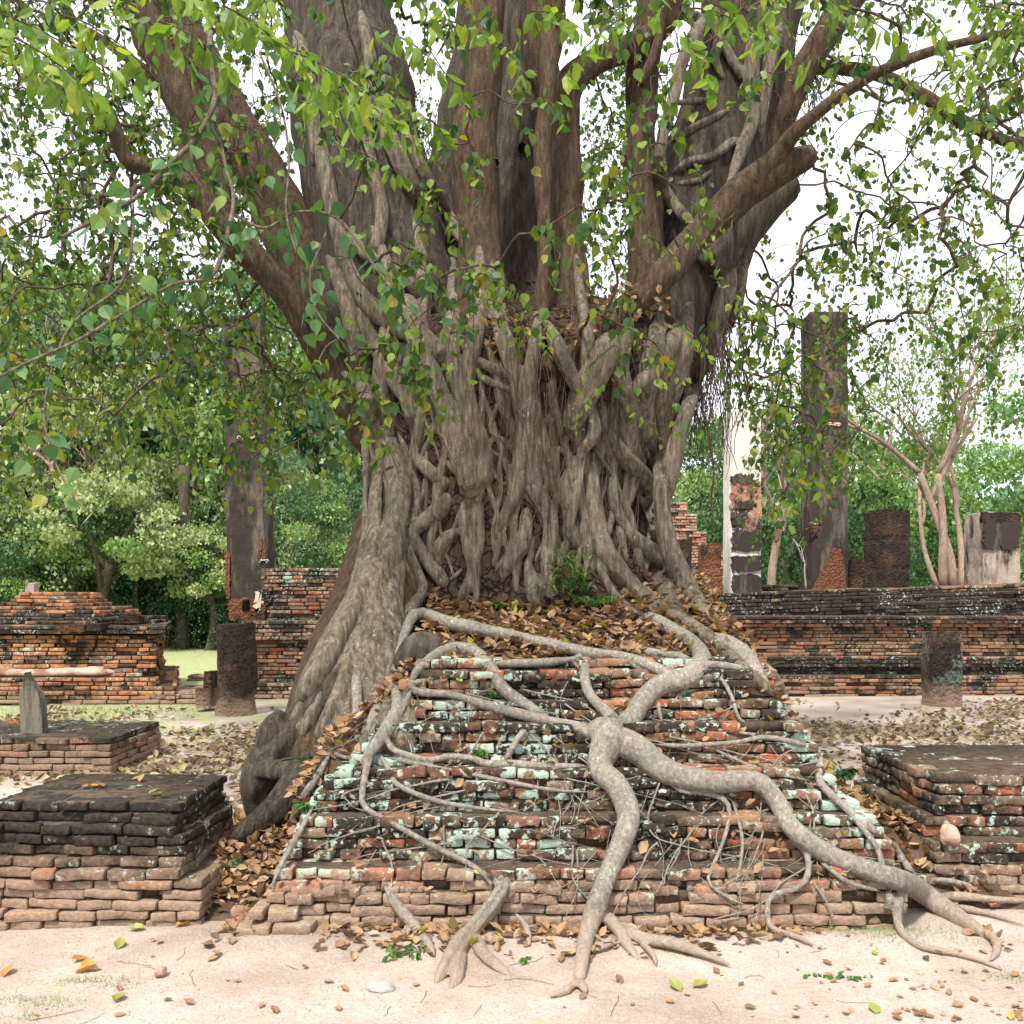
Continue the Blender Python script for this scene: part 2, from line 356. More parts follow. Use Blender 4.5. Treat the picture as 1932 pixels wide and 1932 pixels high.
# ------------------------------------------------------------------ bricks
def brick_template(nx, ny, nz, e=.16):
    def ln(n): return np.unique(np.round(np.concatenate([[-1, -1 + e], np.linspace(-1 + e, 1 - e, n), [1 - e, 1]]), 6))
    A = [ln(nx), ln(ny), ln(nz)]; V = {}; fs = []
    def vid(p):
        k = tuple(np.round(p, 5)); return V.setdefault(k, len(V))
    for ax in range(3):
        u, w = [(1, 2), (2, 0), (0, 1)][ax]
        for sgn in (-1, 1):
            for i in range(len(A[u]) - 1):
                for j in range(len(A[w]) - 1):
                    q = []
                    for (a, b) in ((i, j), (i + 1, j), (i + 1, j + 1), (i, j + 1)):
                        p = [0, 0, 0]; p[ax] = sgn; p[u] = A[u][a]; p[w] = A[w][b]; q.append(vid(p))
                    fs.append(tuple(q if sgn > 0 else q[::-1]))
    return np.array(list(V.keys())), fs
BT_HI = brick_template(8, 4, 3, .12); BT_LO = brick_template(2, 2, 2, .2)
def put_bricks(soup, C, S, yaw, hi=False, wobble=.006, mi=0, tilt=.012):
    """C centres (k,3), S full sizes (k,3), yaw (k,)"""
    tv, tf = BT_HI if hi else BT_LO
    C = np.array(C); S = np.array(S); yaw = np.array(yaw, float); k = len(C)
    if k == 0: return
    h = S[:, None, :] / 2
    v = tv[None] * h
    r = np.minimum(.0055, h.min(axis=2, keepdims=True) * .45)
    inner = np.clip(v, -(h - r), h - r); d = v - inner; L = np.linalg.norm(d, axis=2, keepdims=True)
    v = inner + d / np.maximum(L, 1e-9) * np.where(L > 1e-9, r, 0)
    tx = RNG.normal(0, tilt, k); ty = RNG.normal(0, tilt, k); tz = yaw + RNG.normal(0, tilt * 1.5, k)
    cz, sz = np.cos(tz)[:, None], np.sin(tz)[:, None]
    x, y, z = v[..., 0], v[..., 1], v[..., 2]
    z = z + x * ty[:, None] + y * tx[:, None]
    v = np.stack([x * cz - y * sz, x * sz + y * cz, z], -1) + C[:, None, :]
    if wobble:
        w = v + RNG.uniform(-50, 50, (k, 1, 3))
        for a in range(3): v[..., a] += wobble * wob(w + 17.3 * a, 16) + wobble * .7 * wob(w + 9.3 * a, 60)
    soup.instv(v, tf, mi)
BOXV = np.array([[x, y, z] for z in (0, 1) for y in (0, 1) for x in (0, 1)], float)
BOXF = [(0, 2, 3, 1), (4, 5, 7, 6), (0, 1, 5, 4), (2, 6, 7, 3), (0, 4, 6, 2), (1, 3, 7, 5)]
def box(soup, x0, x1, y0, y1, z0, z1, mi=0):
    soup.add(BOXV * [x1 - x0, y1 - y0, z1 - z0] + [x0, y0, z0], BOXF, mi)
def run(a, b, L, j=.42):
    """split a..b into brick lengths"""
    outp = []; x = a - random.uniform(0, L * .6)
    while x < b:
        l = L * random.uniform(1 - j, 1 + j); x1 = x + l
        if b - x1 < L * .35: x1 = b
        lo = max(a, x); hi = min(b, x1)
        if hi - lo > .03: outp.append((lo, hi))
        x = x1
    return outp
def brick_block(soup, xl, xr, yf, yb, z0, z1, ch=.066, L=.24, dep=.15, hi=False, jut=.010, wobble=.006, gap=.012, top=True, missing=0., sides=(1, 1), holes=None, topfn=None):
    """courses of bricks round a core; xl, xr, yf are functions of height"""
    C = []; S = []; A = []
    n = int(round((z1 - z0) / ch))
    for k in range(n):
        za = z0 + k * ch; zc = za + ch / 2; zq = za - z0
        a, b, f = float(xl(zq)), float(xr(zq)), float(yf(zq))
        hh = ch - gap * .7
        box(soup, a + .05, b - .05, f + .045, yb, za - .002 * (k > 0), za + ch - .002 + .0, 1)
        for (p, q) in run(a, b, L):
            if topfn is not None and za > topfn((p + q) / 2): continue
            if random.random() < missing: continue
            jy = random.gauss(0, jut) + (random.random() < .14) * random.uniform(.01, .05)
            dj = dep * random.uniform(.85, 1.2)
            h2 = hh * random.uniform(.92, 1.04)
            C.append(((p + q) / 2, f + dj / 2 + jy, zc + random.gauss(0, .0018))); S.append((q - p - gap, dj, h2)); A.append(0)
        for side, on in ((-1, sides[0]), (1, sides[1])):
            if not on: continue
            xx = a if side < 0 else b
            for (p, q) in run(f + dep, yb, L):
                if random.random() < missing: continue
                dj = dep * random.uniform(.85, 1.15)
                C.append((xx - side * (dj / 2) + random.gauss(0, jut), (p + q) / 2, zc)); S.append((q - p - gap, dj, hh)); A.append(math.pi / 2)
        # the top of a course where the next one steps back, and the whole top course
        f2 = float(yf(zq + ch)) if k < n - 1 else yb
        if (k == n - 1 and top) or f2 - f > dep * .8:
            y = f + dep
            lim = yb - .02 if k == n - 1 else f2 + .03
            while y < lim:
                for (p, q) in run(a + dep * .8, b - dep * .8, L):
                    if topfn is not None and za > topfn((p + q) / 2): continue
                    C.append(((p + q) / 2, y + dep / 2, zc + random.gauss(0, .003))); S.append((q - p - gap, dep - gap, hh)); A.append(0)
                y += dep
    put_bricks(soup, C, S, A, hi, wobble)
    am = 1.0 if hi else .8; off = random.uniform(0, 40)
    for v in soup.v:      # courses have sagged and the faces bulge
        q = v * [1, 1, .5] + off
        v[:, 2] += am * (.011 * wob(q, 1.5) + .006 * wob(q + 4, 4.)) * np.clip(v[:, 2] / .15, 0, 1); v[:, 1] += am * .014 * wob(v + off + 9, 2.6); v[:, 0] += am * .010 * wob(v + off + 3, 2.2)
def xform(soup, loc, yaw, shear=0., ky=0.):
    if ky: soup.v = [v + np.stack([v[:, 1] * ky, 0 * v[:, 0], 0 * v[:, 0]], -1) for v in soup.v]
    c, s_ = math.cos(yaw), math.sin(yaw)
    Rm = np.array([[c, -s_, 0], [s_, c, 0], [0, 0, 1]])
    soup.v = [(v @ Rm.T) + np.array(loc) + np.stack([0 * v[:, 0], 0 * v[:, 0], v[:, 0] * shear], -1) for v in soup.v]

# the brick plinth under the tree: faces step back course by course
def stepy(z):
    # groups of flush courses with a few larger ledges
    q = [0, .0, .02, .05, .06, .20, .21, .23, .34, .36, .38, .50, .52, .54, .66, .68, .78, .80, .90, .94]
    return 4.25 + q[min(len(q) - 1, int(round(z / .066)))]
s = Soup()
brick_block(s, mxl, mxr, stepy, 6.6, 0.0, 1.25, ch=.0521, L=.165, dep=.13, hi=True, jut=.011, wobble=.0065, gap=.008, missing=.03)
# two lower courses that stick out at the left foot
C, S_, A = [], [], []
for k, (a, b, y) in enumerate(((-1.30, -.85, 4.13), (-1.27, -.92, 4.14), (-1.22, -1.0, 4.17))):
    for (p, q) in run(a, b, .2):
        C.append(((p + q) / 2, y + .08, .026 + k * .052)); S_.append((q - p - .010, .17, .045)); A.append(0)
# loose bricks lying on ledges
for _ in range(60):
    z = random.choice([.20, .33, .46, .59, .73, .92, 1.05, 1.15]) ; x = random.uniform(mxl(z) + .1, mxr(z) - .1)
    C.append((x, stepy(z) + .02, z + .012)); S_.append((random.uniform(.05, .17), .10, .038)); A.append(random.gauss(0, .3))
put_bricks(s, C, S_, A, True, .008, tilt=.04)
plinth = s.build('brick_plinth', [M['mound'], M['core']], smooth=True)
tag(plinth, 'stepped plinth of red and mint lichened bricks under the big tree, gripped by its roots', 'brick plinth')

# left foreground block
s = Soup()
brick_block(s, lambda z: -2.6, lambda z: -1.52 - .10 * (z > .2) - .05 * (z > .4), lambda z: 0 + (0, .01, .03, .02, .05, .07, .08, .12, .14)[min(8, int(z / .066))], .86, 0, .60,
            ch=.05, L=.185, dep=.14, hi=True, jut=.009, wobble=.006, gap=.008, missing=.01)
xform(s, (0, 4.36, -.01), 0)
tag(s.build('brick_block', [M['block'], M['core']], smooth=True), 'low blackened brick block at the left front, flat mossy top with a few fallen leaves', 'brick block')
# right foreground block
s = Soup()
brick_block(s, lambda z: 2.12 + .10 * (z > .15) + .06 * (z > .42), lambda z: 4.6, lambda z: (0, .01, .02, .03, .03, .16, .17, .17, .18, .18)[min(9, int(z / .066))], 1.15, 0, .66,
            ch=.055, L=.19, dep=.15, hi=True, jut=.007, wobble=.006, gap=.008, missing=.01)
xform(s, (0, 4.72, -.01), 0)
tag(s.build('brick_block', [M['blockr'], M['core']], smooth=True), 'right front brick block with mossy flat top and pale mint bricks along its edge', 'brick block')
# small low platform with the standing stone
s = Soup()
brick_block(s, lambda z: -6.2, lambda z: -3.50 - .12 * z, lambda z: .10 * z, 1.15, 0, .40, ch=.057, L=.21, dep=.16, gap=.009, hi=False, jut=.010)
xform(s, (0, 7.9, -.02), 0)
tag(s.build('brick_platform', [M['block'], M['core']], smooth=True), 'small low brick platform carrying the pointed grey standing stone at far left', 'brick platform')
def slab(name, P, label, cat, w0, w1, h, t, mat, lean=0., group=None):
    s = Soup(); n = 14; rows = []
    for k in range(n + 1):
        u = k / n
        w = (w0 + (w1 - w0) * min(1, u / .7)) * (1 - smooth01((u - .62) / .4) * .92)
        x0 = -w / 2 - .02 * u; x1 = w / 2 - .05 * max(0, u - .6) * 2
        rows.append([(x0 + lean * u, -t / 2, u * h), (x1 + lean * u, -t / 2 * .8, u * h), (x1 + lean * u, t / 2, u * h), (x0 + lean * u, t / 2, u * h)])
    v = np.array(rows).reshape(-1, 3); v += .006 * np.stack([wob(v, 9), wob(v + 3, 9), 0 * v[:, 0]], -1)
    f = [(4 * k + i, 4 * k + (i + 1) % 4, 4 * k + 4 + (i + 1) % 4, 4 * k + 4 + i) for k in range(n) for i in range(4)] + [(4 * n, 4 * n + 1, 4 * n + 2, 4 * n + 3)]
    s.add(v, f); o = s.build(name, mat); o.location = P
    o.modifiers.new('b', 'BEVEL').width = .008
    return tag(o, label, cat, group)
slab('standing_stone', tuple(at(67, 1404, 8.25)), 'pointed weathered grey standing stone on the low brick platform at the left', 'standing stone', .20, .17, .66, .12, M['slab'], -.04)

# ------------------------------------------------------------------ masonry posts (pillars)
def post(name, px0, px1, pyb, pyt, Y, mat, label, cat='pillar', depth=None, rnd=False, flare=0., taper=0., top_rough=.03, group=None, lean=0, seg=None, wobble=.012, chips=0., joints=None, yaw=0.):
    b = at((px0 + px1) / 2, pyb, Y); w = (px1 - px0) / F * Y; h = (pyb - pyt) / F * Y
    d = depth or w; nz_ = max(10, int(h / .07)); nu = 40
    V = []; fs = []
    for k in range(nz_ + 1):
        u = k / nz_; zz = u * h
        for i in range(nu):
            a = 2 * math.pi * i / nu; c, s_ = math.cos(a), math.sin(a)
            if not rnd:
                m_ = max(abs(c), abs(s_)); e = 1 / m_; r_ = (e if m_ > .76 else 1 / .76); 
            else: r_ = 1
            k1 = 1 + flare * max(0, 1 - u / .35) ** 2 - taper * u
            x = c * r_ * w / 2 * k1; y = s_ * r_ * d / 2 * k1
            if joints:
                for jz in joints:
                    if abs(u - jz) < .5 / nz_ + .001: x *= .955; y *= .955
            V.append((x + lean * u, y, zz))
    V = np.array(V)
    nz2 = wob(V + b, 9) * wobble + wob(V + b, 27) * wobble * .5
    rr = np.linalg.norm(V[:, :2], axis=1, keepdims=True); V[:, :2] *= 1 + (nz2 / np.maximum(.05, rr[:, 0]))[:, None]
    topm = V[:, 2] > h * .93
    V[topm, 2] += top_rough * wob(V[topm] + b, 8)
    if chips:
        ch = np.maximum(0, wob(V + b * 3, 3.1) - .55) * chips; V[:, :2] *= (1 - ch)[:, None]
    for k in range(nz_):
        for i in range(nu):
            fs.append((k * nu + i, k * nu + (i + 1) % nu, (k + 1) * nu + (i + 1) % nu, (k + 1) * nu + i))
    fs.append(tuple(nz_ * nu + i for i in range(nu)))
    if yaw:
        c, s_ = math.cos(yaw), math.sin(yaw); V = np.stack([V[:, 0] * c - V[:, 1] * s_, V[:, 0] * s_ + V[:, 1] * c, V[:, 2]], -1)
    s = Soup(); s.add(V, fs)
    o = s.build(name, mat, smooth=False); o.location = tuple(b + [0, d / 2, 0])
    if label: tag(o, label, cat, group)
    return o
def patchbox(name, px0, px1, py0, py1, Y, mat, parent, thick=.05, rough=.02, poly=None):
    """a raised or broken patch with a ragged outline on the front of a pillar; a child of it"""
    n = 34; cx, cy = (px0 + px1) / 2, (py0 + py1) / 2; V = []
    for lay in (0, 1):
        for i in range(n):
            if poly:
                t = i / n * len(poly); a, b2 = poly[int(t)], poly[(int(t) + 1) % len(poly)]; u = t - int(t)
                x, y = a[0] + (b2[0] - a[0]) * u, a[1] + (b2[1] - a[1]) * u
            else:
                an = 2 * math.pi * i / n; c, s_ = math.cos(an), math.sin(an); m_ = max(abs(c), abs(s_)) ** .8
                x, y = cx + c / m_ * (px1 - px0) / 2, cy + s_ / m_ * (py1 - py0) / 2
            p = at(x, y, Y); p[0] += rough * math.sin(i * 2.7 + px0) * .5 + random.gauss(0, rough * .3); p[2] += random.gauss(0, rough * .5)
            if lay == 0: p0 = p.copy(); V.append(p0)
            else:
                q = V[i].copy(); q[1] += thick; V.append(q)
    f = [tuple(range(n))[::-1], tuple(range(n, 2 * n))] + [(i, (i + 1) % n, n + (i + 1) % n, n + i) for i in range(n)]
    s = Soup(); s.add(np.array(V), f); return s.build(name, mat, parent)

# left side
pA = post('stone_pillar', 428, 503, 1172, 600, 14.6, M['plasterdark'], 'tall blackened plaster pillar rising behind the left of the tree beside the brick wall', lean=-.10, top_rough=.05, wobble=.014, yaw=.0)
patchbox('exposed_laterite', 430, 500, 1128, 1172, 14.57, M['lat2'], pA, .05)
patchbox('exposed_laterite', 425, 434, 1040, 1130, 14.575, M['lat2'], pA, .05)
patchbox('exposed_laterite', 490, 500, 1020, 1058, 14.574, M['lat2'], pA, .05)
patchbox('exposed_laterite', 452, 482, 770, 826, 14.573, M['lat2'], pA, .05)
patchbox('plaster_edge', 447, 485, 823, 828, 14.56, M['plasteredge'], pA, .05)
patchbox('plaster_edge', 490, 505, 1055, 1060, 14.56, M['plasteredge'], pA, .05)
patchbox('plaster_edge', 482, 494, 1115, 1150, 14.56, M['plasteredge'], pA, .03, .05)
patchbox('joist_hole', 457, 470, 1133, 1152, 14.55, M['hollow'], pA, .05)
post('stone_column', 398, 471, 1360, 1178, 11.8, M['latcol'], 'short round dark laterite column in front of the left brick wall', 'column', rnd=True, flare=.10, wobble=.02, chips=.1, joints=(.22,))
# left wall: lower tier and upper tier
xa = at(462, 1320, 14.1)[0]; xb = at(900, 1320, 14.1)[0]
s = Soup()
brick_block(s, lambda z: xa, lambda z: xb, lambda z: (.0 if z < .25 else .08 if z < .5 else .12 if z < .95 else .02), 1.6, 0, 1.24, ch=.06, L=.27, dep=.18, wobble=0, jut=.012, gap=.014)
xform(s, (0, 14.0, 0), 0)
wl = s.build('brick_wall', [M['walll'], M['core']], smooth=True)
s = Soup(); xa2 = at(500, 1100, 15)[0]
brick_block(s, lambda z: xa2, lambda z: xb, lambda z: .0, .8, 0, .88, ch=.062, L=.27, dep=.18, wobble=0, jut=.010, gap=.014)
xform(s, (0, 14.62, 1.235), 0)
s.build('upper_tier', [M['walll'], M['core']], wl, smooth=True)
tag(wl, 'two tiered lichened brick wall behind the left roots of the tree', 'brick wall')
post('rubble_block', 368, 398, 1335, 1300, 12.3, M['latcol'], 'lower dark stone block left of the short round column', 'stone block', depth=.4, group='stone blocks beside the short column')
post('rubble_block', 383, 399, 1299, 1268, 12.4, M['lat'], 'small black stone block resting on the lower one left of the short column', 'stone block', depth=.3, group='stone blocks beside the short column')
# dark block between wall and trunk
post('stone_block', 647, 700, 1068, 1046, 15.1, M['lat'], 'dark stone block on top of the left wall close to the trunk', 'stone block', depth=.4)

# temple base at the far left
T0 = 13.2
def tx(px, Y=T0): return (px - CX) / F * Y
s = Soup()
brick_block(s, lambda z: -13., lambda z: tx(330) - (.0 if z < .28 else .28), lambda z: (.0 if z < .2 else .14 if z < .38 else .34 if z < .62 else .42), 4.4, 0, 1.08, ch=.062, L=.26, dep=.19, wobble=0, jut=.02, gap=.014)
xform(s, (0, T0, 0), 0, ky=-.36)
tb = s.build('temple_base', [M['temple'], M['core']], smooth=True)
s = Soup()
brick_block(s, lambda z: -13, lambda z: tx(298), lambda z: .0, 3.8, 0, .13, ch=.062, L=.30, dep=.24, wobble=0, jut=.02)
xform(s, (0, T0 + .30, 1.075), 0, ky=-.36); s.build('cornice', [M['temple'], M['core']], tb, smooth=True)
s = Soup()
brick_block(s, lambda z: tx(-70, 14.2) + z * 1.5, lambda z: tx(250, 14.2) - 1.3 * z - .35 * (z > .1) - .3 * (z > .25), lambda z: .8 * z, 1.6, 0, .52, ch=.058, L=.24, dep=.5, wobble=0, jut=.03)
xform(s, (0, T0 + 1.0, 1.2), 0); s.build('upper_courses', [M['temple'], M['core']], tb, smooth=True)
tag(tb, 'broad orange brick temple base with a stepped brick heap on top at the far left', 'temple base')
# pale plaster moulding along the base: a rounded bar
M['rockp'] = plaster('stone_pink', (.50, .36, .28), (.26, .15, .10), .45, (3, 3, 3))
def bar(pts, r, mat, name, parent, sq=.6, sides=12):
    s = Soup(); v, f = tube(np.array(pts), np.full(len(pts), r), sides, 0); v = v + .02 * np.stack([0 * v[:, 0], wob(v, 5), wob(v + 7, 4)], -1); s.add(v, f); return s.build(name, mat, parent, smooth=True)

# ------------------------------------------------------------------ tubes
def spline(P, n_per):
    P = np.asarray(P, float); Q = np.vstack([2 * P[0] - P[1], P, 2 * P[-1] - P[-2]]); outp = []
    for i in range(1, len(Q) - 2):
        p0, p1, p2, p3 = Q[i - 1], Q[i], Q[i + 1], Q[i + 2]
        for t in np.linspace(0, 1, n_per, endpoint=False):
            outp.append(.5 * ((2 * p1) + (-p0 + p2) * t + (2 * p0 - 5 * p1 + 4 * p2 - p3) * t * t + (-p0 + 3 * p1 - 3 * p2 + p3) * t ** 3))
    outp.append(P[-1]); return np.array(outp)
def tube(P, Rr, sides=12, ridge=.0, ridge_n=3.0, seed=0., cap=True):
    P = np.asarray(P, float)
    if P.shape[1] == 3: n = len(P)
    T = np.gradient(P, axis=0); T /= np.maximum(1e-9, np.linalg.norm(T, axis=1))[:, None]
    up = np.array([0, 0, 1.]) if abs(T[0][2]) < .9 else np.array([0, 1., 0])
    N = np.cross(T[0], up); N /= np.linalg.norm(N); V = []
    a = np.arange(sides) * 2 * math.pi / sides
    arc = np.concatenate([[0], np.cumsum(np.linalg.norm(np.diff(P, axis=0), axis=1))])
    for i in range(n):
        N = N - T[i] * np.dot(N, T[i]); N /= max(1e-9, np.linalg.norm(N)); B = np.cross(T[i], N)
        r = np.full(sides, Rr[i], float)
        if ridge:
            q = np.stack([np.cos(a) * ridge_n, np.sin(a) * ridge_n, np.full(sides, arc[i] * 1.1) + seed], -1)
            r = r * (1 + ridge * wob(q, 1.0) + ridge * .45 * wob(q * [2.4, 2.4, 1.5] + 5, 1.0))
        V.append(P[i] + np.outer(np.cos(a) * r, N) + np.outer(np.sin(a) * r, B))
    V = np.concatenate(V)
    f = [(i * sides + j, i * sides + (j + 1) % sides, (i + 1) * sides + (j + 1) % sides, (i + 1) * sides + j) for i in range(n - 1) for j in range(sides)]
    if cap: f += [tuple(range(sides))[::-1], tuple((n - 1) * sides + j for j in range(sides))]
    return V, f
s = Soup(); xs_ = np.linspace(-13, tx(212), 90); pr = [(.45, .43), (.29, .44), (.255, .475), (.28, .53), (.34, .565), (.44, .60)]; V = []
for x in xs_:
    e = smooth01((tx(214) - x) / .35)
    for (y, z) in pr: q = np.array([x, y, z]); V.append((x, T0 + .45 + (y - .45) * (.35 + .65 * e) + .022 * wob(q, 4) + .012 * wob(q, 13), .5 + (z - .5) * (.5 + .5 * e) + .012 * wob(q + 5, 5)))
s.add(np.array(V), [(6 * i + j, 6 * i + j + 1, 6 * i + j + 7, 6 * i + j + 6) for i in range(89) for j in range(5)] + [tuple(range(89 * 6, 90 * 6))])
s.build('plaster_moulding', M['plastercream'], tb, smooth=True)
s = Soup()
brick_block(s, lambda z: 0, lambda z: 1.15 - 1.6 * z, lambda z: .6 * z, 1.6, 0, .2, ch=.062, L=.26, dep=.25, wobble=0, jut=.02)
xform(s, (tx(272), T0 - .05, 0), 0); tag(s.build('brick_steps', [M['block'], M['core']], smooth=True), 'low worn brick steps at the right corner of the orange temple base', 'brick steps')
s = Soup()
brick_block(s, lambda z: 0, lambda z: .45, lambda z: 0, .4, 0, .14, ch=.06, L=.22, dep=.2, wobble=0, jut=.02)
xform(s, (tx(352, 17.5), 17.5, 0), 0); tag(s.build('brick_pile', [M['block'], M['core']], smooth=True), 'tiny brick remnant on the far lawn beside the short round column', 'brick remnant')
post('stone_stub', 47, 65, 1126, 1101, 15.0, M['plastergrey'], 'little square stone stub on top of the far left brick heap', 'stone stub', depth=.18)
for (a, b, c_, d_, Y, lab) in ((100, 160, 1192, 1178, 13.3, 'longest black stone slab lying on the temple base at the left'), (160, 192, 1190, 1176, 13.35, 'short black stone slab right of the longest one on the temple base'), (222, 262, 1176, 1164, 14.0, 'rough dark stone lying on the back right of the temple base')):
    post('stone_slab', a, b, c_, d_, Y, M['lat'], lab, 'stone slab', depth=.3, wobble=.02, group='black slabs on the temple base')

# right long wall
YW = 14.6
wx0 = (1290 - CX) / F * YW; wx1 = 13.
s = Soup()
brick_block(s, lambda z: wx0, lambda z: wx1, lambda z: (0 if z < .13 else .03 if z < .32 else .20 if z < .45 else .12 if z < .62 else .26 if z < 1.12 else .14 if z < 1.2 else .08), 2.6, 0, 1.32, ch=.06, L=.27, dep=.2, wobble=0, jut=.012, gap=.014)
xform(s, (0, YW, 0), 0, .0)
wr = s.build('brick_wall', [M['wallr'], M['core']], smooth=True)
s = Soup()
brick_block(s, lambda z: wx0 + .2, lambda z: wx1, lambda z: .04 * (z > .3) + .08 * (z > .4), 1.9, 0, .56, ch=.062, L=.27, dep=.2, wobble=0, jut=.014)
xform(s, (0, YW + .62, 1.02), 0, .034); s.build('upper_tier', [M['wallr'], M['core']], wr, smooth=True)
tag(wr, 'long low moulded brick wall with a blackened ledge running off to the right', 'brick wall')
post('stone_column', 1762, 1818, 1341, 1194, 12.9, M['latmoss'], 'short squat mossy column standing alone before the long right wall', 'column', rnd=False, flare=.05, wobble=.018, joints=(.8,))
# platform behind the wall carries the pillars
YP = 16.4
zb = EYE - (1122 - HY) / F * YP
pB = post('stone_pillar', 1377, 1438, 1128, 775, YP, M['plasterwhite'], 'tall square pillar with white plaster top and patchy brick lower half', joints=None, top_rough=.02, wobble=.006)
patchbox('exposed_brick', 1379, 1437, 905, 1005, YP - .012, M['pink'], pB, .06, .03)
for (a, b, c_, d_) in ((1388, 1420, 945, 962), (1380, 1402, 975, 990), (1381, 1437, 1003, 1040), (1381, 1438, 1048, 1078), (1382, 1438, 1084, 1120), (1379, 1420, 895, 912)):
    patchbox('black_patch', a, b, c_, d_, YP - .03, M['plasterdark'], pB, .06, .03)
pC = post('stone_pillar', 1531, 1603, 1125, 590, YP + .4, M['plasterdark'], 'tallest dark plaster pillar with a square socket hole, behind right foliage', wobble=.012, top_rough=.05)
patchbox('socket_hole', 1560, 1584, 765, 797, YP + .385, M['lat2'], pC, .05, .02)
patchbox('plaster_edge', 1558, 1587, 797, 802, YP + .37, M['plasteredge'], pC, .04, .02)
patchbox('exposed_laterite', 1528, 1545, 985, 1012, YP + .38, M['lat2'], pC, .05, .03)
patchbox('plaster_edge', 1528, 1548, 986, 989, YP + .365, M['plasteredge'], pC, .04, .02)
w_ = patchbox('broken_masonry', 1528, 1610, 1035, 1125, YP + .3, M['lat2'], pC, .35, .03, poly=[(1530, 1124), (1550, 1085), (1566, 1055), (1576, 1034), (1588, 1036), (1594, 1075), (1602, 1124)])
post('laterite_stump', 1600, 1640, 1124, 1055, YP + .9, M['lat'], 'low sloping laterite stump right of the tallest dark pillar', 'stump', taper=.35, wobble=.03)
pD = post('laterite_pillar', 1658, 1716, 1128, 962, YP - .9, M['lat'], 'thick cut off laterite pillar left of the pink barked tree', joints=(.35, .68), wobble=.025, depth=.62, top_rough=.04, yaw=.35)
pE = post('stone_pillar', 1853, 1929, 1108, 966, YP - .2, M['plastergrey'], 'broad cut off pillar with grey plaster face at the right edge', wobble=.015, top_rough=.03)
patchbox('exposed_laterite', 1850, 1926, 966, 988, YP - .225, M['lat'], pE, .06, .03)
patchbox('black_patch', 1856, 1926, 985, 1036, YP - .235, M['plasterdark'], pE, .05, .06)
post('laterite_pillar', 1262, 1306, 1130, 1022, YP - .4, M['lat'], 'dark stubby laterite pillar touching the right edge of the trunk', wobble=.02, joints=(.4,))
post('laterite_pillar', 1326, 1364, 1132, 1026, YP - .3, M['lat2'], 'narrow rusty laterite pillar left of the white topped pillar', wobble=.02, joints=(.3, .6), depth=.5)
# stepped pink brick ruin
s = Soup()
brick_block(s, lambda z: 0, lambda z: 1.9 - (.0 if z < .45 else .42 if z < .95 else .75 if z < 1.3 else 1.1 if z < 1.7 else 1.3 if z < 2.1 else 1.5), lambda z: .0, 2.5, 0, 2.35, ch=.062, L=.26, dep=.2, wobble=0, jut=.012)
xform(s, ((1262 - CX) / F * 19, 19, 1.3), 0)
tag(s.build('brick_ruin', [M['pink'], M['core']], smooth=True), 'stepped pink brick ruin just right of the trunk', 'brick ruin')
s = Soup(); brick_block(s, lambda z: 0, lambda z: 2.2, lambda z: .0, 1.0, 0, .7, ch=.062, L=.26, dep=.2, wobble=0, jut=.012)
xform(s, ((1300 - CX) / F * 18, 18, 1.2), 0)
tag(s.build('brick_wall', [M['block'], M['core']], smooth=True), 'low dark brick wall behind the white topped pillar', 'brick wall')
s = Soup(); box(s, wx0 + .3, 14, YW + 1.6, 24, .8, EYE - .02); tag(s.build('platform_fill', M['soil']), kind='structure')

# ------------------------------------------------------------------ the tree: proxies to lay the roots on
TC = (985 - CX) / F * 6.9
SIL = [  # image row, left, right at the depth of the trunk axis
    (1480, 600, 1440), (1380, 640, 1400), (1280, 670, 1360), (1200, 690, 1320), (1100, 712, 1245), (1000, 722, 1215), (900, 724, 1222), (800, 712, 1256), (740, 700, 1285), (690, 700, 1315), (640, 730, 1300), (600, 800, 1250), (570, 880, 1160), (550, 960, 1080)]
YT = 6.9
def core_mesh():
    V = []; n = 72; rows = []
    ys_ = np.linspace(1480, 535, 64)
    for y in ys_:
        l = np.interp(-y, [-q[0] for q in SIL], [q[1] for q in SIL]); r = np.interp(-y, [-q[0] for q in SIL], [q[2] for q in SIL])
        cx = ((l + r) / 2 - CX) / F * YT; hw = (r - l) / 2 / F * YT; z = EYE - (y - HY) / F * YT
        hd = hw * np.interp(y, [550, 590, 640, 700, 780], [.15, .42, .66, .83, .88])
        for i in range(n):
            a = 2 * math.pi * i / n
            p = np.array([cx + hw * math.cos(a), YT + hd * math.sin(a), z])
            b = .055 * wob(p * [1, 1, .35], 3.2) + .025 * wob(p * [1, 1, .5], 8)
            V.append(p + np.array([math.cos(a), math.sin(a), 0]) * b)
    f = [(k * n + i, k * n + (i + 1) % n, (k + 1) * n + (i + 1) % n, (k + 1) * n + i) for k in range(len(ys_) - 1) for i in range(n)]
    f.append(tuple((len(ys_) - 1) * n + i for i in range(n)))
    return np.array(V), f
tree = empty('banyan_tree', (float(TC), YT, 1.2), 'huge old fig tree whose grey roots strangle its trunk and spill over the brick plinth', 'tree')
CV, CF = core_mesh()
s = Soup(); s.add(CV, CF); s.build('trunk', M['core_bark'], tree, smooth=True)

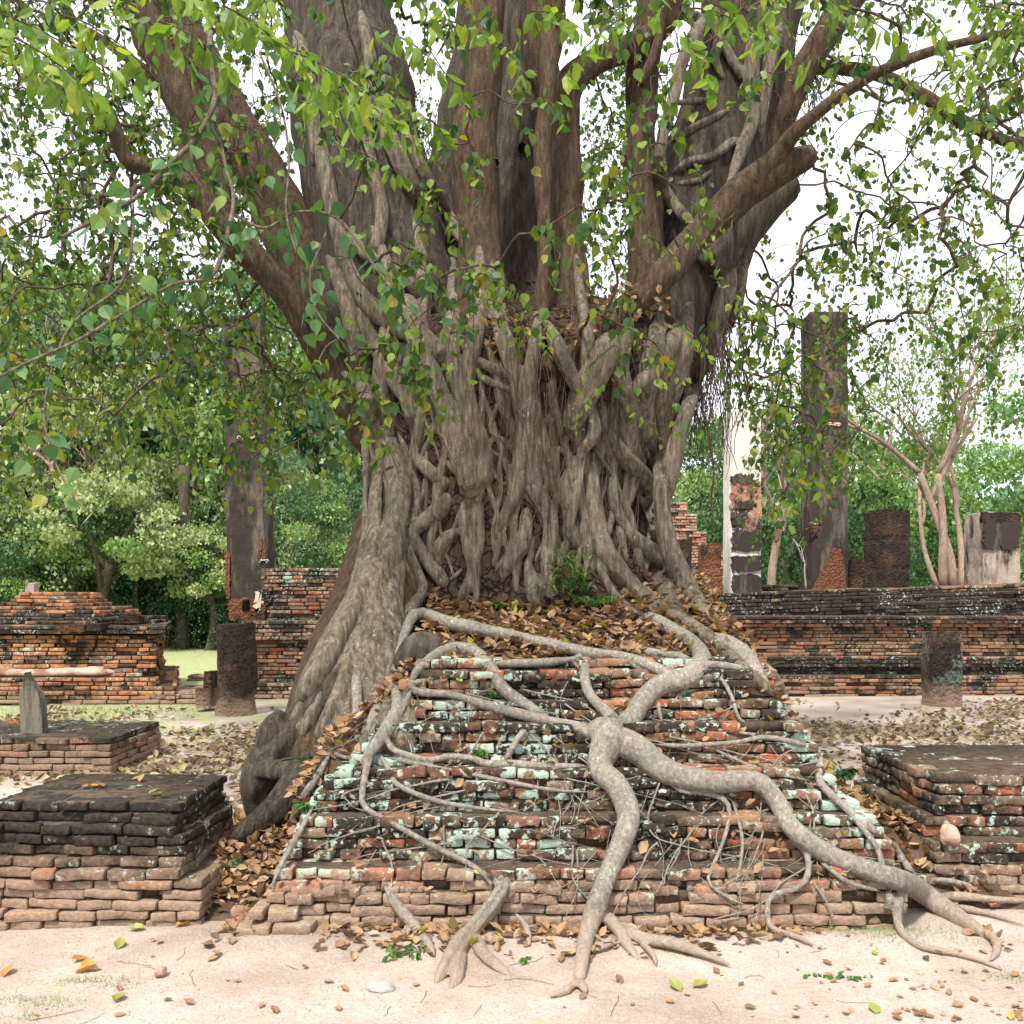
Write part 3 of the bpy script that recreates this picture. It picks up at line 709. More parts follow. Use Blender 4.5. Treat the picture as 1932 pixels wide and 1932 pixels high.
PV = []; PF = []
def add_proxy(v, f):
    n = len(PV); PV.extend([tuple(p) for p in v]); PF.extend([tuple(i + n for i in q) for q in f])
def P4(y, *pts):  # points with width: (px, py, width, Y)
    return pts
def remesh(soup, name, mat, parent, vox, sm=2, disp=0.):
    o = soup.build(name, mat, parent, smooth=True)
    md = o.modifiers.new('r', 'REMESH'); md.mode = 'VOXEL'; md.voxel_size = vox; md.adaptivity = 0
    if sm: m2 = o.modifiers.new('s', 'SMOOTH'); m2.factor = .5; m2.iterations = sm
    dg = bpy.context.evaluated_depsgraph_get(); dg.update()
    me = bpy.data.meshes.new_from_object(o.evaluated_get(dg)); old = o.data
    o.modifiers.clear(); o.data = me; bpy.data.meshes.remove(old)
    n = len(me.vertices); co = np.empty(n * 3, np.float32); me.vertices.foreach_get('co', co); co = co.reshape(-1, 3)
    if disp:
        no = np.empty(n * 3, np.float32); me.vertices.foreach_get('normal', no); no = no.reshape(-1, 3)
        w = wob(co * [1, 1, .35], 22) * .6 + wob(co * [1, 1, .4], 55) * .4
        co = co + no * (disp * w)[:, None]; me.vertices.foreach_set('co', co.astype(np.float32).ravel())
    if not me.materials: me.materials.append(mat)
    me.polygons.foreach_set('use_smooth', np.ones(len(me.polygons), bool)); me.update()
    return o
# limbs: (px, py, width px, depth)
LIMBS = [
 ('old', [(800, 720, 200, 6.75), (745, 580, 235, 6.9), (700, 400, 235, 7.0), (665, 230, 225, 7.1), (640, 80, 200, 7.2), (620, -120, 190, 7.3)], .10),
 ('brown', [(700, 640, 130, 6.8), (610, 560, 118, 6.8), (540, 430, 105, 6.8), (470, 290, 100, 6.8), (400, 170, 100, 6.8), (320, 40, 100, 6.8), (240, -90, 90, 6.8)], .07),
 ('brown', [(430, 420, 34, 6.45), (405, 340, 58, 6.5), (375, 250, 80, 6.5), (335, 150, 84, 6.5), (285, 60, 80, 6.5), (230, -60, 70, 6.4)], .07),
 ('brown', [(790, 900, 60, 6.7), (700, 830, 66, 6.6), (640, 720, 66, 6.5), (585, 620, 66, 6.4), (520, 530, 62, 6.35), (440, 450, 56, 6.3), (375, 370, 48, 6.3), (310, 325, 38, 6.3), (240, 300, 36, 6.25), (200, 215, 36, 6.2), (140, 180, 28, 6.2), (75, 160, 20, 6.1)], .05),
 ('brown', [(385, 385, 30, 6.35), (355, 300, 30, 6.5), (340, 230, 26, 6.7), (300, 160, 24, 6.8), (250, 115, 20, 6.9), (170, 60, 16, 7.)], .04),
 ('brown', [(900, 700, 170, 6.2), (908, 610, 128, 6.3), (905, 500, 84, 6.35), (905, 420, 84, 6.4), (900, 340, 92, 6.4), (895, 270, 92, 6.4), (910, 170, 78, 6.4), (918, 60, 76, 6.4), (925, -100, 70, 6.4)], .07),
 ('brown', [(1030, 690, 30, 5.95), (1024, 600, 28, 6.05), (1023, 420, 28, 6.15), (1027, 280, 32, 6.2), (1034, 160, 40, 6.2), (1045, 20, 46, 6.2), (1050, -100, 44, 6.2)], .03),
 ('brown', [(1085, 660, 95, 6.3), (1075, 560, 84, 6.4), (1068, 400, 72, 6.5), (1065, 250, 68, 6.5), (1070, 170, 66, 6.5), (1120, 120, 52, 6.5), (1190, 90, 48, 6.5), (1260, 40, 44, 6.5), (1300, -60, 40, 6.5)], .05),
 ('brown', [(1050, 230, 60, 6.6), (1020, 100, 66, 6.6), (1010, -80, 60, 6.6)], .05),
 ('old', [(975, 640, 140, 7.1), (975, 480, 130, 7.2), (975, 320, 118, 7.3), (990, 160, 110, 7.4), (1000, -80, 100, 7.4)], .09),
 ('old', [(870, 560, 100, 7.5), (840, 400, 80, 7.6), (850, 250, 66, 7.7), (880, 120, 60, 7.8), (900, -60, 60, 7.8)], .07),
 ('brown', [(1222, 640, 100, 6.5), (1224, 530, 82, 6.6), (1217, 400, 72, 6.65), (1210, 260, 66, 6.7), (1210, 150, 66, 6.7), (1225, 40, 66, 6.7), (1235, -80, 60, 6.7)], .06),
 ('brown', [(1207, 160, 20, 6.42), (1232, 110, 20, 6.4), (1250, 40, 20, 6.4), (1262, -60, 20, 6.3)], .02),
 ('old', [(1230, 700, 190, 6.9), (1290, 560, 200, 7.0), (1320, 420, 190, 7.1), (1355, 290, 185, 7.2), (1400, 140, 180, 7.3), (1440, -60, 180, 7.4)], .10),
 ('brown', [(1340, 600, 100, 7.0), (1385, 450, 84, 7.1), (1425, 330, 66, 7.1), (1470, 220, 60, 7.1), (1530, 110, 60, 7.1), (1610, -10, 56, 7.1), (1680, -100, 50, 7.1)], .05),
 ('brown', [(1020, 700, 60, 5.95), (1090, 645, 62, 6.0), (1180, 585, 58, 6.1), (1260, 510, 54, 6.2), (1320, 440, 62, 6.3), (1390, 375, 66, 6.3), (1460, 325, 66, 6.3), (1520, 297, 46, 6.3), (1534, 292, 30, 6.3)], .07),
 ('brown', [(1420, 350, 44, 6.25), (1470, 290, 36, 6.2), (1510, 240, 28, 6.1), (1600, 170, 26, 6.0), (1670, 130, 22, 5.9), (1800, 85, 17, 5.8), (1960, 50, 13, 5.7)], .03),
 ('brown', [(1480, 200, 40, 7.2), (1530, 132, 32, 7.3), (1600, 130, 26, 7.3), (1660, 143, 24, 7.2), (1740, 180, 24, 7.1), (1820, 232, 22, 7.0), (1900, 268, 20, 7.), (1990, 290, 18, 7.)], .03),
 ('old', [(1330, 520, 90, 6.7), (1400, 440, 84, 6.7), (1450, 385, 66, 6.7), (1486, 356, 56, 6.7), (1500, 348, 40, 6.7)], .08),
]
limb_skel = []
for kind, pts, rid in LIMBS:
    if pts[-1][1] < -50:   # carry the limb on above the picture
        a_, b_ = pts[-2], pts[-1]
        pts = pts + [(b_[0] + (b_[0] - a_[0]) * k * 1.3, b_[1] - 190 * k, b_[2] * (1 - .17 * k), b_[3] + (.12 * k if b_[3] > 6.6 else -.05 * k)) for k in (1, 2, 3, 4)]
    P = np.array([at(p[0], p[1], p[3]) for p in pts]); rr = np.array([p[2] / 2 / F * p[3] for p in pts])
    Q = spline(np.hstack([P, rr[:, None]]), 12)
    rad = Q[:, 3] * (.92 if kind == 'brown' else 1) * (1 + .09 * wob(Q[:, :3] * 3, 2.4))
    v, f = tube(Q[:, :3], rad, 30 if rr.max() > .08 else 16, rid, 2.6, seed=pts[0][0] * .1)
    if rr.max() > .1: add_proxy(v, f[:-2])
    v2 = v + (.008 * np.stack([wob(v, 25), wob(v + 5, 25), wob(v + 9, 25)], -1) + .014 * np.stack([wob(v + 2, 9), wob(v + 7, 9), 0 * v[:, 0]], -1)) * (1 if rr.max() > .06 else .3)
    s = Soup(); s.add(v2, f)
    o = s.build('limb', M['limb2'] if kind == 'old' else M['limb'], tree, smooth=True)
    if kind == 'old' and rr.max() > .3: o['label'] = 'massive old furrowed grey limb'
    limb_skel.append(Q)
add_proxy(CV, CF[:-1])
for pts in ([(748, 820, 30, 6.45), (742, 900, 70, 6.42), (735, 990, 125, 6.35), (718, 1120, 170, 6.15), (690, 1250, 215, 5.9), (665, 1350, 225, 5.7), (655, 1440, 240, 5.6), (670, 1540, 180, 5.6)],
            [(1190, 880, 20, 6.7), (1205, 1010, 60, 6.7), (1240, 1120, 95, 6.5), (1320, 1230, 120, 6.3), (1410, 1320, 110, 6.15), (1455, 1430, 110, 6.0)]):
    P = np.array([at(p[0], p[1], p[3]) for p in pts]); rr = np.array([p[2] / 2 / F * p[3] for p in pts])
    Q = spline(np.hstack([P, rr[:, None]]), 12); v, f = tube(Q[:, :3], Q[:, 3], 40, .10, 2.4, seed=pts[0][0]); add_proxy(v, f[:-2])
    s = Soup(); s.add(v, f); s.build('buttress', M['limb'], tree, smooth=True)
# ground and bank
v_, f_ = grid(np.arange(-2.6, 3., .1), np.arange(1.5, 9, .1), lambda x, y: np.maximum(gz(x, y), bank(x, y) * (y > 4.32) - 9 * (y <= 4.32)))
add_proxy(v_, f_)
# plinth face
zs = np.linspace(0, 1.25, 20); v_ = []
for z in zs: v_ += [(mxl(z), 8, z), (mxl(z), stepy(z) - .005, z), (mxr(z), stepy(z) - .005, z), (mxr(z), 8, z)]
f_ = [(4 * k + i, 4 * k + i + 1, 4 * k + 5 + i, 4 * k + 4 + i) for k in range(19) for i in range(3)]
add_proxy(v_, f_)
BV = BVHTree.FromPolygons(PV, PF)
CO = Vector((0, 0, EYE))
def cast(px, py, dflt=6.2):
    d = Vector(((px - CX) / F, 1, -(py - HY) / F)); h = BV.ray_cast(CO, d.normalized())
    if h[0] is None: return at(px, py, dflt)
    return np.array(h[0])
def rootpath(pts, lift=.35, step=16, dflt=6.2, sm=3, dY=0., sink=True):
    """pts (px,py,w): resample in the picture, drop every sample on the surface behind it, smooth the depth"""
    A = spline(np.array([(p[0], p[1], p[2]) for p in pts], float), 8)
    seg = np.concatenate([[0], np.cumsum(np.linalg.norm(np.diff(A[:, :2], axis=0), axis=1))]); n = max(4, int(seg[-1] / step))
    t = np.linspace(0, seg[-1], n + 1); A = np.stack([np.interp(t, seg, A[:, k]) for k in range(3)], -1)
    D = np.array([cast(a[0], a[1], dflt)[1] for a in A])
    # keep in front: running smooth of the minimum
    for _ in range(sm):
        E = np.minimum(D, np.concatenate([[D[0]], (D[:-1])])) * 0 + D
        E[1:-1] = (D[:-2] + 2 * D[1:-1] + D[2:]) / 4; D = np.minimum(E, D + .03)
    Rr = A[:, 2] / 2 / F * D
    D = D - Rr * lift + dY
    if sink:   # both ends dive into whatever they grow from
        k = np.arange(len(D)); e = np.clip(1 - np.minimum(k, len(D) - 1 - k) / 2.2, 0, 1) ** 1.3; D = D + e * Rr * (1.1 + lift)
    return np.array([at(a[0], a[1], d) for a, d in zip(A, D)]), Rr
def z5(L): return [(583.6 + x * .3816, 583.6 + y * .3816, w * .3816) for x, y, w in L]
def z2(L): return [(491.5 + x * .3975, 1167 + y * .3975, w * .3975) for x, y, w in L]
def z9(L): return [(1167 + x * .3958, 1167 + y * .3958, w * .3958) for x, y, w in L]
def z7(L): return [(x * .348, 1259 + y * .348, w * .348) for x, y, w in L]
def rootgroup(name, paths, mat, vox=.010, lift=.35, ridge=.10, sm=1, disp=.003, dflt=6.2, label=None):
    s = Soup()
    for i, p in enumerate(paths):
        lf, dy = lift, ((-.034 if max(q[2] for q in (p[0] if isinstance(p, tuple) else p)) < 30 else -.015) if name == 'creeping_root' else 0.)
        if isinstance(p, tuple): p, lf, dy = p
        P, Rr = rootpath(p, lf, dflt=dflt, dY=dy)
        Rr = Rr * (.78 if name == 'creeping_root' else .9) * (1 + .15 * wob(P * 1.0 + i, 9)) * (1.18 if name == 'creeping_root' and Rr.max() < .045 else 1); Rr[0] *= .4; Rr[1] *= .8; Rr[-1] *= .5
        mm = Rr.max(); v, f = tube(P, Rr, 28 if mm > .03 else 14, ridge * 1.6, 2.2, seed=i * 3.7 + p[0][0] * .05); s.add(v, f)
    o = remesh(s, name, mat, tree, vox, min(sm, 1), disp * 1.4)
    if label: o['label'] = label
    return o
# strangling roots on the trunk (traced on the photograph, laid on the trunk's own surface)
rootgroup('strangling_root', [
  z5([(215, -10, 80), (235, 200, 90), (285, 420, 110), (330, 650, 110), (330, 900, 90), (315, 1150, 90), (280, 1330, 120), (180, 1530, 150), (60, 1760, 150), (-40, 1950, 120)]),
  z5([(300, 380, 90), (365, 600, 100), (420, 760, 130), (440, 900, 140), (420, 1060, 120), (400, 1200, 110), (340, 1330, 100), (300, 1500, 90), (260, 1700, 80)]),
  z5([(345, 900, 50), (320, 1100, 60), (290, 1250, 70), (260, 1400, 60), (265, 1600, 50), (270, 1800, 45)]),
  z5([(290, 1300, 80), (330, 1450, 80), (370, 1600, 80), (400, 1750, 70), (350, 1880, 50)]),
  z5([(180, 1500, 60), (120, 1650, 55), (20, 1800, 50), (-60, 1960, 45)]),
  z5([(220, 1500, 60), (190, 1700, 50), (150, 1900, 45), (110, 2050, 40)]),
  z5([(455, 1300, 34), (380, 1430, 30), (330, 1560, 34), (360, 1750, 30)]),
  z5([(430, 1750, 50), (330, 1840, 40), (290, 1960, 40), (300, 2080, 36)]),
 ], M['root'], .010, ridge=.13, label='broad flared grey root at the left edge of the trunk')
rootgroup('strangling_root', [
  z5([(250, -60, 100), (290, 100, 110), (380, 270, 105), (430, 350, 120), (510, 470, 90), (548, 590, 74), (525, 720, 66), (600, 800, 72), (705, 890, 80)]),
  z5([(440, 330, 60), (460, 230, 48), (490, 170, 40)]),
  z5([(420, 380, 110), (520, 410, 80), (600, 430, 60)]),
  z5([(705, 900, 88), (640, 990, 90), (560, 1050, 86), (500, 1110, 80), (560, 1220, 76), (640, 1320, 86), (690, 1385, 70)]),
  z5([(500, 1110, 60), (490, 1200, 56), (540, 1310, 60), (560, 1390, 66), (500, 1480, 70), (470, 1560, 60)]),
  z5([(690, 890, 46), (630, 950, 30), (580, 1000, 26)]),
  z5([(560, 620, 26), (580, 700, 24), (575, 850, 26), (540, 1000, 30), (530, 1060, 26)]),
  z5([(480, 730, 30), (530, 830, 22), (550, 930, 20)]),
  z5([(400, 420, 34), (420, 520, 34), (425, 620, 26)]),
 ], M['root'], .009, ridge=.09, label='crooked zigzag root crossing the trunk')
rootgroup('strangling_root', [
  (z5([(480, -60, 130), (530, 120, 130), (600, 320, 128), (680, 520, 124), (740, 700, 130), (790, 850, 124), (800, 930, 110)]), .5, -.02),
  z5([(780, 920, 84), (765, 1060, 70), (790, 1190, 76), (815, 1300, 80), (765, 1400, 60), (735, 1450, 46)]),
  z5([(820, 900, 80), (830, 1020, 66), (845, 1150, 50), (815, 1270, 60), (830, 1400, 46), (800, 1495, 34)]),
  z5([(765, 1080, 76), (680, 1130, 74), (635, 1200, 66), (660, 1280, 50)]),
  z5([(770, 1270, 30), (720, 1320, 30), (690, 1350, 40)]),
  z5([(690, 250, 60), (740, 420, 70), (780, 560, 90), (830, 680, 60)]),
  z5([(540, 450, 40), (600, 490, 30), (650, 540, 26)]),
  z5([(570, 520, 24), (640, 570, 22), (680, 610, 20)]),
 ], M['root'], .009, ridge=.12, label='thick straight root down the left middle of the trunk')
rootgroup('strangling_root', [
  z5([(700, 90, 60), (760, 160, 60), (800, 230, 60), (900, 290, 56), (1060, 345, 50)]),
  z5([(790, 300, 50), (880, 350, 44), (970, 390, 40), (1080, 410, 34)]),
  z5([(965, 400, 34), (925, 490, 34), (895, 600, 32), (965, 645, 34), (1010, 700, 34), (1060, 760, 40)]),
  z5([(780, 560, 40), (830, 610, 30), (890, 615, 28)]),
  z5([(840, 650, 24), (900, 700, 26), (960, 740, 24)]),
  z5([(850, 720, 18), (900, 780, 20), (930, 840, 18), (1000, 880, 20)]),
 ], M['root'], .007, ridge=.06, label='thin crossing roots in front of the bare bark')
rootgroup('strangling_root', [
  z5([(1075, 420, 60), (1060, 560, 80), (1050, 720, 100), (1040, 850, 90), (1000, 960, 70), (950, 1060, 50), (925, 1150, 40)]),
  z5([(1080, 800, 100), (1120, 900, 110), (1175, 990, 104), (1195, 1090, 100), (1180, 1220, 96), (1185, 1350, 76), (1210, 1440, 50)]),
  z5([(1070, 960, 80), (1070, 1080, 80), (1040, 1180, 96), (980, 1260, 80), (950, 1350, 50)]),
  z5([(1060, 1160, 50), (1025, 1270, 40), (1022, 1420, 36)]),
  z5([(1090, 1080, 60), (1100, 1200, 40), (1080, 1260, 50), (1110, 1400, 90), (1120, 1480, 50)]),
  z5([(1110, 1280, 40), (1160, 1380, 34), (1210, 1450, 30)]),
  z5([(1130, 350, 50), (1100, 470, 50), (1130, 600, 56), (1150, 760, 50), (1170, 880, 50)]),
 ], M['root'], .009, ridge=.10, label='bundle of roots in the middle of the trunk base')
rootgroup('strangling_root', [
  z5([(1150, 640, 34), (1215, 700, 40), (1225, 850, 38), (1235, 1000, 34)]),
  z5([(1190, 660, 34), (1290, 730, 50), (1330, 850, 56), (1350, 1000, 66), (1380, 1120, 60), (1370, 1280, 50)]),
  (z5([(1175, 60, 60), (1230, 190, 86), (1290, 320, 80), (1360, 440, 76), (1405, 560, 80), (1400, 640, 90), (1350, 690, 70), (1340, 800, 40), (1320, 900, 60), (1290, 1040, 56), (1290, 1160, 44)]), .9, -.03),
  (z5([(1395, 670, 30), (1460, 760, 26), (1520, 870, 25), (1550, 1010, 22)]), 1., -.03),
  z5([(1400, 650, 50), (1340, 670, 46), (1290, 720, 40)]),
  z5([(1210, 300, 50), (1200, 420, 60), (1230, 560, 56), (1260, 680, 50)]),
  z5([(1290, 760, 90), (1270, 900, 90), (1280, 1050, 80), (1330, 1200, 90)]),
 ], M['root'], .009, ridge=.09, label='looping root in the right middle of the trunk')
rootgroup('strangling_root', [
  z5([(1500, 120, 150), (1430, 280, 170), (1350, 440, 170), (1300, 580, 120), (1300, 660, 70)]),
 ], M['root'], .012, ridge=.06, label='wide smooth pale root at the right middle')
rootgroup('strangling_root', [
  z5([(1390, 700, 60), (1400, 850, 90), (1410, 1000, 120), (1450, 1180, 130), (1530, 1300, 120), (1640, 1410, 110), (1760, 1500, 100), (1900, 1580, 96), (2040, 1680, 90), (2180, 1800, 80), (2280, 1900, 70)]),
  z5([(1440, 560, 60), (1530, 700, 90), (1630, 810, 100), (1690, 900, 90), (1680, 1010, 80)]),
  z5([(1500, 760, 50), (1500, 900, 70), (1530, 1020, 80), (1610, 1140, 90), (1720, 1220, 100), (1790, 1290, 70), (1700, 1360, 80), (1650, 1420, 60)]),
  z5([(1780, 1300, 100), (1760, 1400, 110), (1800, 1500, 110), (1880, 1590, 90)]),
  z5([(1400, 1200, 60), (1500, 1400, 60), (1620, 1520, 50), (1700, 1600, 46), (1800, 1700, 40)]),
  z5([(1860, 1350, 40), (1910, 1420, 36), (1850, 1480, 30), (1900, 1560, 40)]),
 ], M['root'], .010, ridge=.09, label='heavy root spreading out over the right of the plinth')
rootgroup('strangling_root', [
  z5([(1830, 60, 90), (1760, 200, 96), (1700, 300, 110), (1590, 400, 90), (1520, 480, 60)]),
  z5([(1740, 260, 90), (1730, 420, 90), (1735, 600, 86), (1740, 800, 86), (1745, 980, 90), (1770, 1150, 110), (1830, 1300, 120), (1900, 1430, 110), (1990, 1560, 90)]),
  z5([(1650, 380, 70), (1600, 520, 60), (1610, 680, 60), (1650, 800, 70)]),
  z5([(1700, 880, 60), (1650, 960, 60), (1600, 900, 34)]),
  z5([(1880, 150, 80), (1850, 320, 60), (1870, 450, 60), (1830, 580, 60), (1780, 720, 56), (1760, 850, 60)]),
  z5([(1640, 960, 40), (1690, 1040, 34), (1720, 1150, 30), (1740, 1230, 26)]),
  z5([(1960, 80, 70), (1940, 260, 60), (1900, 420, 60), (1840, 600, 70), (1800, 800, 80), (1760, 960, 60)]),
  z5([(1560, 420, 40), (1500, 520, 50), (1480, 600, 50)]),
 ], M['root'], .010, ridge=.11, label='upright roots along the right edge of the trunk')
rn_ = random.Random(31); fan = []
for k in range(15):
    u = k / 14; x0 = 690 + 60 * u + rn_.gauss(0, 4); x1 = 540 + 235 * u; w = rn_.uniform(15, 32); L = []
    for j in range(9):
        v_ = j / 8; L.append((x0 + (x1 - x0) * v_ ** 1.5 + rn_.gauss(0, 5), 960 + (430 + 40 * u) * v_, w * (.7 + .5 * v_) * rn_.uniform(.85, 1.15)))
    fan.append(L)
    if k % 2: m_ = L[5]; fan.append([L[4], (m_[0] + 14, m_[1], w * .6), (L[6][0] + 26, L[6][1], w * .55), (L[7][0] + 30, L[7][1] + 10, w * .5)])
rootgroup('strangling_root', fan, M['root'], .008, ridge=.12, lift=.25, label='fan of stringy roots on the left flare of the trunk')
# upper roots over the fork
rootgroup('strangling_root', [
  [(640, 420, 26), (655, 500, 30), (690, 570, 36), (740, 610, 40), (800, 640, 40), (850, 690, 34)],
  [(760, 240, 22), (800, 330, 30), (850, 420, 30), (880, 460, 24)],
  [(820, 590, 30), (760, 520, 26), (690, 480, 22), (665, 440, 18)],
  [(620, 480, 30), (650, 560, 40), (670, 640, 44), (690, 720, 40)],
  [(600, 250, 30), (630, 400, 34), (660, 520, 36)], [(700, 120, 30), (730, 250, 36), (790, 380, 34)], [(560, 60, 36), (585, 180, 30), (600, 320, 26)],
  [(680, 20, 26), (700, 130, 30), (690, 260, 26), (720, 400, 30), (700, 500, 24)],
 ], M['root'], .009, ridge=.10, lift=.9, label='old grey root wrapped round the left fork')
rootgroup('strangling_root', [
  [(1330, 30, 24), (1290, 110, 26), (1270, 190, 20), (1250, 260, 22), (1245, 340, 30), (1275, 390, 24), (1300, 420, 16)],
  [(1420, 60, 34), (1415, 160, 34), (1420, 220, 28), (1395, 290, 26), (1375, 345, 18)],
  [(1270, 195, 14), (1310, 190, 14), (1355, 190, 12)], [(1260, 275, 16), (1300, 245, 16), (1340, 225, 14), (1380, 205, 10)],
  [(1262, 335, 18), (1300, 305, 18), (1345, 295, 16), (1390, 260, 18)], [(1265, 350, 12), (1320, 340, 12), (1350, 315, 12)],
  [(1300, 20, 20), (1350, 60, 22), (1385, 120, 22), (1420, 170, 18)], [(1470, 40, 30), (1450, 130, 30), (1440, 200, 26), (1430, 270, 20)],
  [(1260, 370, 34), (1285, 400, 28), (1308, 425, 20)], [(1375, 20, 20), (1350, 100, 18), (1370, 160, 16)],
  [(1384, 500, 24), (1370, 550, 36), (1350, 620, 40), (1330, 700, 34)], [(1405, 480, 20), (1395, 530, 30), (1385, 600, 30)],
 ], M['root'], .008, ridge=.10, lift=1.0, label='net of roots wrapped round the right limb')
# random thin roots running down the trunk
def rnd_roots(n, x0, x1, y0, y1, w, seed):
    rn = random.Random(seed); outp = []
    for _ in range(n):
        x = rn.uniform(x0, x1); y = rn.uniform(y0, y0 + (y1 - y0) * .4); L = []
        ww = rn.uniform(*w); drift = rn.gauss(0, .18)
        while y < y1 - 20:
            L.append((x, y, ww * rn.uniform(.8, 1.15))); y += rn.uniform(40, 75); x += drift * 55 + rn.gauss(0, 14); x = min(x1 + 10, max(x0 - 10, x))
        if len(L) > 2: outp.append(L)
    return outp
rootgroup('strangling_root', [
  [(903, 450, 16), (908, 520, 26), (905, 590, 40), (893, 660, 38), (885, 730, 32), (900, 800, 30), (930, 880, 26)], [(925, 480, 14), (932, 560, 26), (950, 640, 34), (975, 720, 36), (992, 800, 42), (1000, 870, 44), (1010, 950, 36)],
  [(850, 470, 16), (856, 550, 28), (850, 640, 34), (868, 740, 34), (905, 830, 34), (915, 930, 30)], [(1020, 580, 14), (1006, 660, 26), (1000, 730, 26), (1020, 820, 26), (1040, 900, 30)],
  [(1085, 470, 14), (1095, 560, 24), (1108, 640, 30), (1104, 710, 30), (1090, 780, 34), (1100, 870, 36)], [(1192, 600, 24), (1180, 640, 34), (1170, 700, 40), (1190, 790, 40), (1180, 880, 40)],
  [(1246, 590, 24), (1236, 640, 38), (1226, 700, 42), (1215, 770, 40), (1225, 850, 36)], [(1304, 560, 24), (1290, 620, 40), (1275, 700, 44), (1255, 780, 40), (1240, 860, 36)],
  [(780, 400, 16), (796, 480, 26), (800, 570, 36), (788, 650, 42), (770, 730, 40), (790, 810, 34)], [(700, 420, 18), (730, 500, 30), (738, 580, 40), (728, 660, 44), (725, 750, 50), (735, 850, 50)],
 ], M['root'], .009, ridge=.14, lift=.3, label='knotted roots joining the limbs to the trunk below the fork')
rootgroup('strangling_root', rnd_roots(30, 720, 1225, 610, 1120, (6, 18), 5), M['root'], .007, ridge=.06, lift=.1, label='slender roots running down the trunk')
rootgroup('strangling_root', rnd_roots(11, 1110, 1235, 610, 1120, (10, 26), 8) + rnd_roots(10, 700, 900, 610, 1130, (9, 24), 12), M['root'], .009, ridge=.08, lift=.0, label='fused upright roots filling the trunk sides')

# roots on the plinth
RP = M['rootpale']
rootgroup('creeping_root', [
  [(745, 1330, 20), (752, 1240, 18), (770, 1180, 20), (790, 1156, 24), (850, 1176, 26), (960, 1198, 25), (1040, 1216, 24), (1110, 1232, 26), (1180, 1240, 22), (1240, 1262, 24), (1290, 1290, 22)],
  [(930, 1252, 14), (1010, 1250, 16), (1080, 1244, 15), (1115, 1232, 14)],
  [(1110, 1236, 26), (1102, 1270, 24), (1112, 1310, 22), (1145, 1345, 26), (1170, 1375, 34)],
 ], RP, .006, 2.1, .05, 2, .002, label='root running along the top edge of the plinth')
rootgroup('creeping_root', [
  [(770, 1300, 20), (790, 1262, 24), (840, 1228, 28), (890, 1228, 30), (925, 1258, 30), (950, 1300, 30), (1000, 1335, 26), (1040, 1362, 22)],
  [(1012, 1360, 16), (980, 1388, 16), (962, 1420, 16), (950, 1440, 12)],
 ], RP, .006, .6, .05, 2, .002, label='arched root over the left of the plinth')
rootgroup('creeping_root', [
  [(820, 1280, 14), (775, 1292, 20), (790, 1306, 22), (850, 1311, 23), (930, 1334, 25), (1030, 1360, 26), (1095, 1374, 26), (1140, 1400, 34)],
 ], RP, .006, .8, .04, 2, .002, label='long straight root crossing the plinth to the central knot')
rootgroup('creeping_root', [
  [(1210, 1160, 40), (1270, 1190, 36), (1310, 1215, 34), (1325, 1250, 44), (1295, 1280, 50), (1245, 1292, 48), (1212, 1322, 46), (1192, 1355, 44), (1165, 1385, 60)],
  [(1130, 1180, 16), (1160, 1215, 18), (1230, 1232, 26), (1300, 1245, 30)],
  [(1180, 1245, 20), (1230, 1270, 20), (1270, 1290, 18)],
  [(1225, 1300, 22), (1250, 1270, 20), (1280, 1255, 16)],
 ], RP, .007, .7, .05, 2, .002, label='thick elbowed root at the upper right of the plinth')
rootgroup('creeping_root', [
  [(1100, 1375, 30), (1150, 1385, 74), (1138, 1420, 60), (1132, 1452, 52), (1165, 1485, 54), (1186, 1540, 60), (1168, 1600, 56), (1142, 1660, 50), (1124, 1712, 50), (1105, 1770, 36), (1096, 1825, 34), (1092, 1858, 32)],
  [(1094, 1846, 26), (1070, 1868, 18), (1036, 1880, 10)], [(1094, 1850, 26), (1106, 1874, 14)],
  [(1128, 1715, 40), (1165, 1752, 30), (1185, 1785, 24), (1205, 1812, 14)],
  [(1165, 1745, 24), (1210, 1770, 24), (1270, 1780, 22), (1330, 1800, 14), (1380, 1822, 6)],
  [(1172, 1775, 12), (1135, 1788, 11), (1112, 1796, 7)], [(1205, 1775, 14), (1232, 1800, 13), (1238, 1822, 8)], [(1160, 1738, 16), (1200, 1752, 12), (1260, 1756, 10), (1300, 1768, 6)],
 ], RP, .007, .8, .04, 2, .002, label='stout central root dropping down the plinth to the sand')
rootgroup('creeping_root', [
  [(1140, 1390, 60), (1200, 1412, 58), (1255, 1455, 56), (1340, 1475, 50), (1425, 1474, 46), (1462, 1505, 44), (1495, 1562, 46), (1560, 1610, 50), (1640, 1642, 52), (1715, 1668, 56), (1785, 1716, 50), (1845, 1754, 30), (1880, 1778, 16)],
  [(1700, 1680, 40), (1692, 1720, 24), (1702, 1760, 19), (1740, 1786, 18), (1800, 1798, 16), (1850, 1812, 14), (1896, 1832, 6)],
  [(1830, 1745, 18), (1872, 1768, 15), (1882, 1792, 15), (1868, 1812, 8)],
  [(1740, 1660, 16), (1790, 1662, 14), (1830, 1672, 11), (1846, 1682, 7)],
  [(1770, 1690, 24), (1830, 1692, 16), (1880, 1697, 13), (1950, 1700, 11)],
  [(1800, 1710, 20), (1850, 1720, 14), (1900, 1735, 9), (1940, 1748, 6)],
  [(1675, 1680, 24), (1680, 1705, 20), (1665, 1715, 10)],
  [(1487, 1585, 20), (1520, 1606, 13), (1524, 1652, 14), (1500, 1677, 14), (1455, 1690, 13), (1448, 1722, 12), (1458, 1752, 13), (1500, 1766, 11), (1540, 1785, 6)],
 ], RP, .007, .8, .04, 2, .002, label='great diagonal root reaching down to the right corner of the plinth')
